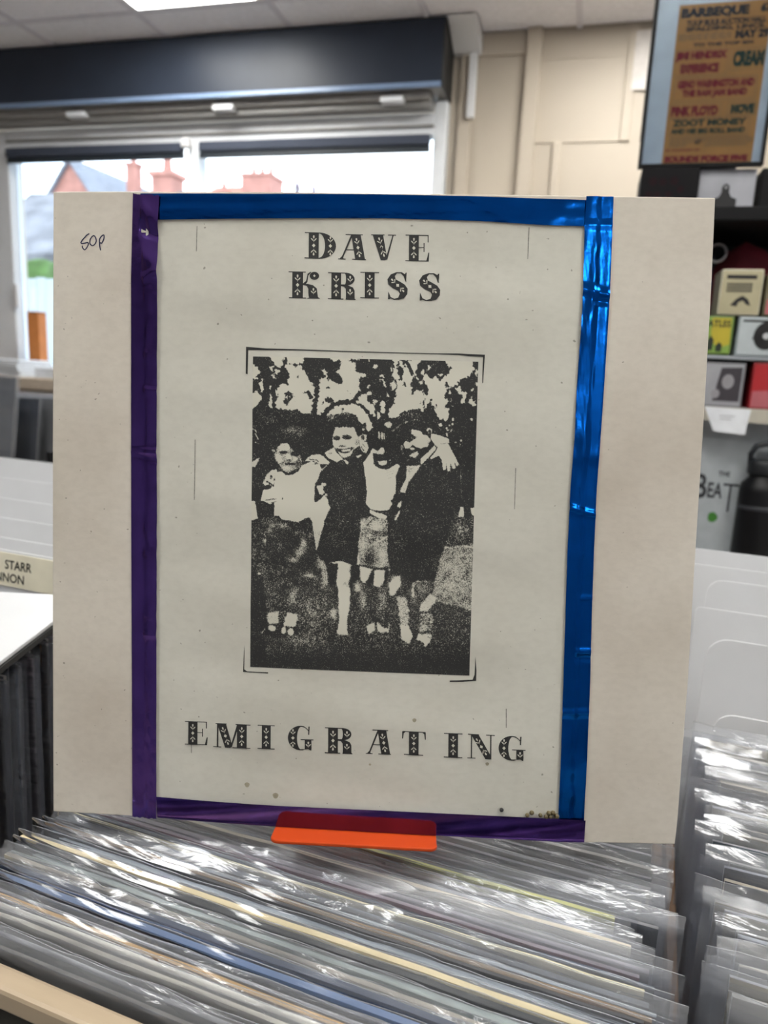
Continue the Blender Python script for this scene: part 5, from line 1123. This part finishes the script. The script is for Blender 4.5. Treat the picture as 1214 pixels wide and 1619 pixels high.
def disp(u, v):
    """the pasted sheet's slight cockling, metres off the card"""
    e = min(1.0, max(0.0, (.105 - abs(u + .006)) / .03))
    return .00030 + e * (.00026 + .00020 * math.sin(v * 118 + 1.4 + u * 9) + .00008 * math.sin(v * 260 + u * 40 + 2.0))
sq = [U(p) for p in ART['sheet']]
# left/right edges of the sheet as polylines
def lerp(a, b, t): return (a[0] + (b[0] - a[0]) * t, a[1] + (b[1] - a[1]) * t)
def sheet_uv(s, t):
    topp = lerp(sq[0], sq[2], s)
    bot = lerp(sq[6], sq[4], s)
    mid = lerp(lerp(sq[0], sq[6], .5), sq[3], s)
    p = lerp(topp, bot, t)
    return p
def sheet_fn(s, t):
    u, v = sheet_uv(s, 1 - t)
    return (u, -disp(u, v), v)
ps_ = part('paper_sheet', MB().grid(sheet_fn, 60, 90), M_sheet, al, smooth=True)

# --- the monochrome photograph, drawn as ink density on a fine grid
PWN, PHN = 400, 560
def draw_photo():
    SSX, SSY = PWN * 2, PHN * 2
    T = np.ones((SSY, SSX), np.float32)
    kx = SSX / 1000.0
    yy, xx = np.mgrid[0:SSY, 0:SSX].astype(np.float32)
    X = (xx + .5) / kx
    Y = (yy + .5) / kx
    def inside(pts):
        x = np.array([p[0] for p in pts], float); y = np.array([p[1] for p in pts], float)
        i0, i1 = max(0, int(y.min() * kx) - 1), min(SSY, int(y.max() * kx) + 2)
        j0, j1 = max(0, int(x.min() * kx) - 1), min(SSX, int(x.max() * kx) + 2)
        if i1 <= i0 or j1 <= j0: return None
        px, py = X[i0:i1, j0:j1], Y[i0:i1, j0:j1]
        m = np.zeros(px.shape, bool)
        n = len(x)
        for a in range(n):
            b = (a + 1) % n
            if y[a] == y[b]: continue
            c = ((y[a] > py) != (y[b] > py)) & (px < (x[b] - x[a]) * (py - y[a]) / (y[b] - y[a]) + x[a])
            m ^= c
        return (slice(i0, i1), slice(j0, j1)), m
    for op in ART['ops']:
        if op[0] == 'p':
            r = inside(op[2])
            if r: T[r[0]][r[1]] = op[1]
        elif op[0] == 'e':
            m = ((X - op[2]) / max(op[4], 1)) ** 2 + ((Y - op[3]) / max(op[5], 1)) ** 2 < 1
            T[m] = op[1]
        elif op[0] == 'g':
            T += op[1] * np.exp(-1.2 * (((X - op[2]) / max(op[4], 1)) ** 2 + ((Y - op[3]) / max(op[5], 1)) ** 2))
        elif op[0] == 's':
            for a, b in zip(op[3][:-1], op[3][1:]):
                dx, dy = b[0] - a[0], b[1] - a[1]
                l2 = dx * dx + dy * dy + 1e-6
                t = np.clip(((X - a[0]) * dx + (Y - a[1]) * dy) / l2, 0, 1)
                m = (X - a[0] - t * dx) ** 2 + (Y - a[1] - t * dy) ** 2 < (op[2] / 2) ** 2
                T[m] = op[1]
    T = np.clip(T, 0, 1.15)
    rng = np.random.default_rng(4)
    def smooth_noise(n):
        g = rng.random((int(SSY / n) + 3, int(SSX / n) + 3)).astype(np.float32)
        fy, fx = yy / n, xx / n
        iy, ix = fy.astype(int), fx.astype(int)
        ty, tx = fy - iy, fx - ix
        ty, tx = ty * ty * (3 - 2 * ty), tx * tx * (3 - 2 * tx)
        return (g[iy, ix] * (1 - ty) * (1 - tx) + g[iy, ix + 1] * (1 - ty) * tx + g[iy + 1, ix] * ty * (1 - tx) + g[iy + 1, ix + 1] * ty * tx) - .5
    def warp(A, amp, n):
        wx, wy = smooth_noise(n) * 2 * amp, smooth_noise(n) * 2 * amp
        return A[np.clip((yy + wy).round().astype(int), 0, SSY - 1), np.clip((xx + wx).round().astype(int), 0, SSX - 1)]
    up_ = np.clip((330 - Y) / 200, 0, 1)
    low = np.clip((Y - 820) / 120, 0, 1)
    T = warp(T, 0.9 + 5.5 * up_ + 1.0 * low, 8)
    T = warp(T, 0.7 + 3.6 * up_ + 0.8 * low, 4)
    def blur(A, k):
        for ax in (0, 1):
            P2 = np.pad(A, [(k, k) if a == ax else (0, 0) for a in (0, 1)], mode='edge')
            c = np.cumsum(P2, axis=ax)
            c = np.concatenate([np.zeros_like(np.take(c, [0], ax)), c], axis=ax)
            n_ = A.shape[ax]
            A = (np.take(c, range(2 * k + 1, 2 * k + 1 + n_), ax) - np.take(c, range(n_), ax)) / (2 * k + 1)
        return A
    T1, T2 = blur(blur(T, 1), 1), blur(blur(T, 2), 2)
    T = T1 * (1 - low) + T2 * low
    # leafy breakup of the upper edges, mottling of the mid tones
    wgt = np.clip(1 - np.abs(T - .4) * 1.6, 0.12, 1)
    T = T + wgt * (.20 * smooth_noise(13) + .22 * smooth_noise(6) + .16 * smooth_noise(3))
    # 2x2 box
    T = T.reshape(PHN, 2, PWN, 2).mean(axis=(1, 3))
    return T
tone = draw_photo()
pc4 = [U(p) for p in ART['photo']]
nvx, nvy = PWN, PHN
ss = (np.arange(nvx)) / (nvx - 1.0)
tt = (np.arange(nvy)) / (nvy - 1.0)
SG, TG = np.meshgrid(ss, tt)
pu = (pc4[0][0] * (1 - SG) + pc4[1][0] * SG) * (1 - TG) + (pc4[3][0] * (1 - SG) + pc4[2][0] * SG) * TG
pv = (pc4[0][1] * (1 - SG) + pc4[1][1] * SG) * (1 - TG) + (pc4[3][1] * (1 - SG) + pc4[2][1] * SG) * TG
ragged = .00012
rg = np.random.default_rng(8)
vd = np.vectorize(disp)(pu, pv)
co = np.stack([pu, -(vd + .00008), pv], axis=-1).reshape(-1, 3)
me = bpy.data.meshes.new('photo_print')
idx = np.arange(nvx * nvy).reshape(nvy, nvx)
quads = np.stack([idx[:-1, :-1], idx[1:, :-1], idx[1:, 1:], idx[:-1, 1:]], axis=-1).reshape(-1, 4)
me.vertices.add(len(co)); me.vertices.foreach_set('co', co.astype(np.float32).ravel())
me.loops.add(quads.size); me.loops.foreach_set('vertex_index', quads.astype(np.int32).ravel())
me.polygons.add(len(quads)); me.polygons.foreach_set('loop_start', np.arange(0, quads.size, 4, dtype=np.int32))
me.update(calc_edges=True)
at = me.attributes.new('tone', 'FLOAT', 'POINT')
at.data.foreach_set('value', tone.astype(np.float32).ravel())
mph, tph, bph = _new('halftone_print')
a_ = tph.nodes.new('ShaderNodeAttribute'); a_.attribute_name = 'tone'
tc = tph.nodes.new('ShaderNodeTexCoord')
g1 = tph.nodes.new('ShaderNodeTexNoise'); g1.inputs['Scale'].default_value = 1900.0; g1.inputs['Detail'].default_value = 2.0; g1.inputs['Roughness'].default_value = .7
tph.links.new(tc.outputs['Object'], g1.inputs['Vector'])
ma = tph.nodes.new('ShaderNodeMath'); ma.operation = 'MULTIPLY_ADD'; ma.inputs[1].default_value = 1.5; ma.inputs[2].default_value = -.75
tph.links.new(g1.outputs['Fac'], ma.inputs[0])
ad = tph.nodes.new('ShaderNodeMath'); ad.operation = 'ADD'
tph.links.new(a_.outputs['Fac'], ad.inputs[0]); tph.links.new(ma.outputs['Value'], ad.inputs[1])
mr = tph.nodes.new('ShaderNodeMapRange'); mr.interpolation_type = 'SMOOTHSTEP'
mr.inputs['From Min'].default_value = .17; mr.inputs['From Max'].default_value = .70
tph.links.new(ad.outputs['Value'], mr.inputs['Value'])
mx = tph.nodes.new('ShaderNodeMix'); mx.data_type = 'RGBA'
mx.inputs['A'].default_value = lin('232323') + (1,)
mx.inputs['B'].default_value = lin('c8c5b8') + (1,)
tph.links.new(mr.outputs['Result'], mx.inputs['Factor'])
tph.links.new(mx.outputs[2], bph.inputs['Base Color'])
bph.inputs['Roughness'].default_value = .75
me.materials.append(mph)
link('photo_print', me, ps_)

# --- decorated slab letters
def arc(cx_, cy_, rx, ry, a0, a1, n=10):
    return [(cx_ + rx * math.cos(math.radians(a0 + (a1 - a0) * k / n)), cy_ + ry * math.sin(math.radians(a0 + (a1 - a0) * k / n))) for k in range(n + 1)]
def R_(x0, y0, x1, y1): return [(x0, y0), (x1, y0), (x1, y1), (x0, y1)]
def band(outer, inner): return outer + inner[::-1]
G = {}
G['I'] = ([R_(.24, 0, .76, 1), R_(0, .965, 1, 1), R_(0, 0, 1, .035)], [((.5, .08), (.5, .92), .5)])
G['D'] = ([R_(.13, 0, .45, 1), R_(0, .965, .5, 1), R_(0, 0, .5, .035), band(arc(.46, .5, .54, .5, 90, -90, 18), arc(.46, .5, .19, .46, 90, -90, 18))], [((.29, .08), (.29, .92), .32), ((.82, .12), (.82, .88), .33)])
G['A'] = ([[(.46, 1), (.80, 1), (.97, 0), (.62, 0)], [(.46, .98), (.53, .98), (.16, .02), (.10, .02)], R_(.26, .965, .88, 1), R_(0, 0, .27, .035), R_(.50, 0, 1, .035), R_(.24, .37, .62, .405), [(.05, .03), (.20, .03), (.16, .12), (.13, .12)]], [((.78, .08), (.64, .88), .34)])
G['V'] = ([[(.06, 1), (.48, 1), (.66, .03), (.56, 0), (.40, 0)], [(.86, .98), (.91, .98), (.66, .02), (.58, .02)], R_(0, .965, .54, 1), R_(.68, .965, 1, 1)], [((.55, .10), (.30, .92), .36)])
G['E'] = ([R_(.15, 0, .56, 1), R_(0, .965, .97, 1), R_(0, 0, .98, .035), R_(.93, .72, .97, 1), [(.88, .03), (.98, 0), (1.0, .34), (.965, .34)], R_(.56, .515, .80, .545), R_(.76, .36, .80, .70)], [((.355, .08), (.355, .92), .4)])
G['K'] = ([R_(.12, 0, .46, 1), R_(0, .965, .55, 1), R_(.02, 0, .56, .035), [(.46, .50), (.55, .53), (.60, .62), (.63, .86), (.72, .98), (.70, 1.0), (.60, .92), (.56, .66), (.46, .56)], arc(.82, .85, .15, .15, 0, 360, 18)[:-1], band([(.46, .545), (.62, .545), (.78, .50), (.90, .38), (.92, .2), (.94, .06), (1, .02), (1, 0)], [(.46, .50), (.58, .47), (.63, .36), (.63, .22), (.64, .08), (.66, .04), (.60, .02), (.60, 0)])], [((.29, .08), (.29, .92), .34), ((.80, .10), (.79, .44), .25), ((.82, .79), (.82, .91), .0)])
G['R'] = ([R_(.12, 0, .47, 1), R_(0, .965, .5, 1), R_(0, 0, .56, .035), band([(.46, 1), (.66, 1)] + arc(.66, .765, .30, .235, 90, -90, 10) + [(.46, .53)], [(.46, .965), (.60, .965)] + arc(.60, .765, .05, .20, 90, -90, 10) + [(.46, .565)]), band([(.46, .53), (.72, .535), (.90, .46), (.96, .34), (.965, .05), (1.0, .02), (1.0, 0)], [(.46, .50), (.58, .48), (.64, .40), (.65, .25), (.65, .05), (.64, .03), (.64, 0)])], [((.295, .08), (.295, .92), .34), ((.80, .58), (.80, .94), .26), ((.80, .08), (.80, .46), .26)])
G['S'] = ([band([(.95, .66), (.93, .70)] + [(.95, .98), (.90, .98), (.86, .93), (.70, 1.0), (.45, 1.0), (.18, .92), (.02, .74), (.06, .56), (.28, .42), (.55, .32), (.62, .22), (.55, .08), (.36, .035), (.18, .10), (.10, .25), (.06, .30)], [(.95, .66), (.88, .66), (.82, .84), (.66, .955), (.48, .955), (.38, .86), (.42, .74), (.62, .66), (.86, .55), (1.0, .40), (.98, .20), (.82, .05), (.58, 0), (.34, 0), (.18, .045), (.12, .02), (.05, .02), (.06, .30)])], [((.20, .76), (.84, .28), .36)])
G['M'] = ([R_(.10, 0, .14, 1), R_(0, 0, .22, .035), R_(.06, .965, .36, 1), [(.10, 1), (.34, 1), (.52, .08), (.46, 0), (.32, 0)], [(.46, .02), (.50, .02), (.70, .98), (.64, .98)], R_(.64, 0, .90, 1), R_(.52, 0, 1, .035), R_(.60, .965, 1, 1)], [((.42, .10), (.24, .88), .27), ((.77, .08), (.77, .92), .27)])
G['G'] = ([band(arc(.50, .5, .50, .5, 70, 290, 22), arc(.52, .5, .16, .46, 90, 270, 22)), band(arc(.50, .5, .40, .5, 110, 40, 8), arc(.50, .5, .38, .46, 110, 40, 8)), [(.80, .98), (.85, .98), (.83, .64), (.79, .64)], [(.45, 0), (.58, 0), (.66, .05), (.66, .42), (.92, .42), (.93, .12), (.92, .0), (.86, .02), (.80, .06), (.66, .04), (.50, .05)], R_(.50, .42, 1.0, .455)], [((.20, .12), (.20, .88), .36), ((.80, .08), (.80, .40), .26)])
G['T'] = ([R_(.29, 0, .70, 1), R_(.02, .965, .98, 1), [(0, .68), (.035, .68), (.06, .90), (.14, .97), (.02, 1), (0, .97)], [(1, .68), (.965, .68), (.94, .90), (.86, .97), (.98, 1), (1, .97)], R_(.08, 0, .90, .035)], [((.495, .08), (.495, .92), .40)])
G['N'] = ([R_(.13, 0, .175, 1), R_(0, 0, .30, .035), R_(.02, .965, .42, 1), [(.12, 1), (.40, 1), (.88, .10), (.86, 0), (.66, 0)], R_(.83, 0, .875, 1), R_(.68, .965, 1, 1)], [((.72, .14), (.30, .86), .3)])
M_orn = pmat('paper_ornament', 'c8c5b8', .75, var=.05)
def letter(ch, quad):
    q_ = [U(p) for p in quad]  # TL TR BR BL
    def at_(x, y):
        t_ = lerp(q_[0], q_[1], x)
        b_ = lerp(q_[3], q_[2], x)
        return lerp(b_, t_, y)
    m = MB()
    c = at_(.5, .5)
    d0 = disp(*c) + .0002
    def poly(pts, dy, mi):
        vs = []
        for x, y in pts:
            u, v = at_(x, y)
            vs.append((u, -(max(disp(u, v), d0 - .0002) + dy), v))
        m.add(vs, [tuple(range(len(vs)))], mi)
    polys, orn = G[ch]
    for p_ in polys:
        # rounded, slightly worn corners come from the print itself: jitter the outline a little
        poly(p_, .00010, 0)
    w_ = math.dist(at_(0, .5), at_(1, .5))
    h_ = math.dist(at_(.5, 0), at_(.5, 1))
    asp = w_ / h_
    for (a, b, wd) in orn:
        ax, ay = a[0] * asp, a[1]
        bx_, by_ = b[0] * asp, b[1]
        L_ = math.hypot(bx_ - ax, by_ - ay)
        dx, dy = (bx_ - ax) / L_, (by_ - ay) / L_
        nx, ny = -dy, dx
        def O(s_, t_):   # s along, t across, in letter heights from the centre
            x = (ax + bx_) / 2 + dx * s_ + nx * t_
            y = (ay + by_) / 2 + dy * s_ + ny * t_
            return (x / asp, y)
        ww = wd * asp
        if wd == 0 or L_ < .5:
            poly([O(0.05, 0), O(0, .05), O(-.05, 0), O(0, -.05)], .00022, 1) if wd == 0 else None
        if wd and L_ >= .5:
            poly([O(.075, 0), O(.012, .055), O(0, .07), O(-.012, .055), O(-.075, 0), O(-.012, -.055), O(0, -.07), O(.012, -.055)], .00022, 1)
        for sg in (1, -1):
            if wd == 0: break
            if L_ < .5:
                if sg < 0: break
                base = -.12; ln = .13
            else:
                base = sg * .115; ln = sg * L_ * .17
            def drop(s0, t0, ang, ll, wdt):
                ca, sa = math.cos(ang), math.sin(ang)
                pts = []
                for k in range(10):
                    th = 2 * math.pi * k / 10
                    l_ = .5 * ll * (1 - math.cos(th))
                    wv = wdt * math.sin(th) * (.35 + .65 * (l_ / ll))
                    pts.append(O(s0 + ca * l_ * (1 if ln > 0 else -1) , t0 + (sa * l_ + wv)))
                poly(pts, .00022, 1)
            drop(base + ln * 1.0, 0, 0, abs(ln) * .9, .045)
            drop(base + ln * .35, .02, .62, abs(ln) * .95, .036)
            drop(base + ln * .35, -.02, -.62, abs(ln) * .95, .036)
            drop(base, 0, 0, abs(ln) * .8, .012)
    return part('letter', m, [M_print, M_orn], ps_)
for ch, quad in ART['letters']:
    letter(ch, quad)
def flat(name, pts, dy, mat, parent=ps_):
    vs = []
    for p_ in pts:
        u, v = U(p_)
        vs.append((u, -(disp(u, v) + dy), v))
    return part(name, MB().add(vs, [tuple(range(len(vs)))]), mat, parent)
for s_ in ART['mark']:
    flat('frame_mark', s_, .00012, M_print)
def ribbon(pts, w_, y, mb):
    n = len(pts)
    pts = [Vector((p[0], 0, p[1])) for p in pts]
    vs = []
    for i, p_ in enumerate(pts):
        d = (pts[min(i + 1, n - 1)] - pts[max(i - 1, 0)]).normalized()
        nn = Vector((-d.z, 0, d.x)) * w_ / 2
        e = y(p_) if callable(y) else y
        vs += [p_ + nn + Vector((0, e, 0)), p_ - nn + Vector((0, e, 0))]
    mb.add(vs, [(2 * i, 2 * i + 1, 2 * i + 3, 2 * i + 2) for i in range(n - 1)])
M_pencil = pmat('pencil_grey', '85837c', .8, var=.3, scale=900)
for s_ in ART['pencil']:
    m = MB()
    a, b = U(s_[0]), U(s_[1])
    ribbon([lerp(a, b, k / 8) for k in range(9)], .00045, lambda p_: -(disp(p_.x, p_.z) + .00012), m)
    part('pencil_line', m, M_pencil, ps_)
def smoothed(pts, closed=False):
    out = []
    n = len(pts)
    for i in range(n - 1):
        p0, p1, p2, p3 = pts[max(i - 1, 0)], pts[i], pts[i + 1], pts[min(i + 2, n - 1)]
        for k in range(4):
            t_ = k / 4
            out.append(tuple(.5 * (2 * p1[j] + (p2[j] - p0[j]) * t_ + (2 * p0[j] - 5 * p1[j] + 4 * p2[j] - p3[j]) * t_ ** 2 + (3 * p1[j] - p0[j] - 3 * p2[j] + p3[j]) * t_ ** 3) for j in (0, 1)))
    out.append(pts[-1])
    return out
m = MB()
for s_ in ART['price']:
    ribbon(smoothed([U(p) for p in s_]), .00058, -.00012, m)
part('handwritten_price', m, pmat('biro_blue', '262848', .5), al)['label'] = 'price 50p handwritten in blue pen'
M_stain = pmat('brown_stain', '97907c', .8, var=.2, scale=500)
for u, v, r_ in ART['stain']:
    flat('stain', [(u + r_ * math.cos(a) * (1 + .15 * math.sin(3 * a)), v + r_ * math.sin(a)) for a in [k * math.pi / 7 for k in range(14)]], .0001, M_stain)
M_bead = pmat('dried_glue', '5c5136', .45, var=.5, scale=500)
for k, (u, v, r_) in enumerate(ART['beads']):
    m = MB()
    r_ *= .001
    m.lathe([(r_ * .3, -r_ * .95), (r_ * .8, -r_ * .6), (r_, 0), (r_ * .8, r_ * .6), (r_ * .3, r_ * .95)], 12)
    part('glue_bead', m, M_ink if k == 0 else M_bead, al, smooth=True, loc=(u * .001, -.0009 - r_ * .4, v * .001), rot=(.4 * k, .3 * k, 0))

# --- foil tapes
M_blue = foil_mat('blue_foil', (.003, .098, .46), .17)
M_purple = foil_mat('purple_foil', (.165, .085, .39), .16)
M_purple_flat = foil_mat('purple_foil_smooth', (.150, .075, .36), .10, bump=.04)
def resample(pts, n):
    pts = [U(p) for p in pts]
    d = [0]
    for a, b in zip(pts[:-1], pts[1:]):
        d.append(d[-1] + math.dist(a, b))
    out = []
    for k in range(n + 1):
        s_ = d[-1] * k / n
        i = max(j for j in range(len(d) - 1) if d[j] <= s_ + 1e-12)
        t_ = (s_ - d[i]) / (d[i + 1] - d[i])
        out.append(lerp(pts[i], pts[i + 1], min(1, t_)))
    return out
def tape(name, label, edges, mat, inner, lift, creases, seed, step=.55, sh=.0006, tiltq=0.0, n=220, mw=18, wr=1.0, jag=0.0):
    """foil strip laid half on the card, half on the pasted sheet (inner side), with pressed creases"""
    r = random.Random(seed)
    A_, B_ = resample(edges[0], n), resample(edges[1], n)
    Lm = math.dist(A_[0], A_[-1])
    w1, w2, w3 = wob(r, 6), wob(r, 6), wob(r, 8)
    m = MB()
    vs = []
    for i in range(n + 1):
        s_ = i / n
        for j in range(mw + 1):
            t_ = j / mw
            u, v = lerp(A_[i], B_[i], t_)
            q = t_ if inner == 'B' else 1 - t_          # 1 on the pasted sheet
            st_ = step + .05 * w1(s_ * Lm * 2.0) * wr
            k = 1 / (1 + math.exp(-(q - st_) * 26))
            y = lift + sh * k + tiltq * q
            y += .00010 * wr * w2(s_ * Lm * 3 + .4 * t_) * (.4 + k) + .00005 * wr * w3(s_ * Lm * 7 + t_ * 1.3)
            for cs, cw, ch_, tilt, q0, q1 in creases:
                if q0 <= q <= q1:
                    y += ch_ * math.exp(-((s_ - cs - tilt * (t_ - .5)) / cw) ** 2)
            # tape edges press down on what is below
            y -= .00015 * math.exp(-(q / .05) ** 2)
            jz = jag * r.uniform(-1, 1) if (i == 0 or i == n) else 0
            vs.append((u, -y, v + jz))
    fs = [(i * (mw + 1) + j, i * (mw + 1) + j + 1, (i + 1) * (mw + 1) + j + 1, (i + 1) * (mw + 1) + j) for i in range(n) for j in range(mw)]
    m.add(vs, fs)
    o = part(name, m, mat, al, smooth=True)
    o['label'] = label
    return o
tape('foil_tape', 'blue foil tape along the top edge', ART['tape_top'], M_blue, 'B', .00055, [(.02, .012, .0003, .02, 0, 1), (.78, .02, .00015, .1, 0, 1), (.93, .02, .0002, -.05, 0, 1)], 1, step=.48, sh=.00042, wr=.5, n=160)
tape('foil_tape', 'crinkled blue foil tape down the right side', ART['tape_right'], M_blue, 'A', .00075, [(.043, .003, .0004, .0, 0, 1), (.145, .006, .0007, .010, 0, 1), (.157, .004, -.0006, .004, 0, .6), (.185, .022, .0006, .0, .5, 1), (.215, .018, .0004, .01, .45, 1), (.285, .03, -.0003, .0, .4, 1), (.372, .02, .0005, .02, .4, 1), (.40, .012, .0003, .0, 0, 1), (.487, .004, .0007, .012, 0, 1), (.628, .003, .0004, 0, 0, .45), (.715, .0035, .0008, 0, 0, .6), (.725, .004, -.0004, 0, 0, .6), (.815, .004, .0006, 0, 0, 1), (.90, .03, .0003, 0, 0, 1)], 2, step=.5, wr=1.1)
tape('foil_tape', 'crinkled purple foil tape down the left side', ART['tape_left'], M_purple, 'B', .00075, [(.025, .018, .0010, .03, .3, 1), (.055, .009, -.0009, .01, .3, 1), (.095, .018, .0012, .03, .4, 1), (.125, .006, .0008, -.02, .4, 1), (.15, .02, .0004, 0, .5, 1), (.245, .01, .0003, 0, .5, 1), (.3, .004, .0005, .0, .5, 1), (.397, .0035, .0008, -.004, 0, 1), (.405, .004, -.0006, .012, 0, 1), (.52, .012, .0004, .0, .5, 1), (.56, .008, .0004, 0, .5, 1), (.66, .006, .0004, 0, .5, 1), (.69, .006, .0005, 0, .5, 1)], 3, step=.58, wr=1.0, jag=.0004)
tape('foil_tape', 'smooth purple foil tape along the bottom edge', ART['tape_bottom'], M_purple_flat, 'A', .00055, [(.5, .3, .0001, 0, 0, 1)], 4, step=.9, sh=.0, wr=.05, tiltq=.0013, n=160)

# left third of the card bent back, a shape added to darken that side
def bend(u):
    return 0.5 * max(0.0, -(u + .03)) ** 2
def bend_tree(o):
    if o.type == 'MESH':
        me_ = o.data
        n_ = len(me_.vertices)
        c_ = np.empty(n_ * 3, np.float32)
        me_.vertices.foreach_get('co', c_)
        c_ = c_.reshape(-1, 3)
        ox = o.location.x if o.parent else 0.0
        if 'glue_bead' not in o.name:
            c_[:, 1] += 0.5 * np.maximum(0, -(c_[:, 0] + .03)) ** 2
        me_.vertices.foreach_set('co', c_.ravel())
        me_.update()
    for ch in o.children:
        bend_tree(ch)
bend_tree(al)

# --- orange clip-on display stand that holds the cover up
ds = thing('display_stand', 'glossy orange plastic stand whose ledge holds up the album cover', 'stand')
ds.matrix_world = SM
M_orange = pmat('orange_plastic', 'b8431a', 0.3, var=0.04, scale=30, spec=.28)
lp = [(-.0418, .004)] + [(.0402, .004), (.0404, -.008)] + arc(.0366, -.0085, .0040, .0040, 0, -90, 6) + arc(-.0380, -.0092, .0040, .0040, -90, -180, 6)
part('ledge', MB().prism(lp, -.1597, -.1579, 'z'), M_orange, ds, bevel=.0005)
part('back_plate', MB().prism(rounded(-.0418, .0402, -.1597, -.085, .006), .0030, .0046, 'y'), M_orange, ds, bevel=.0004)
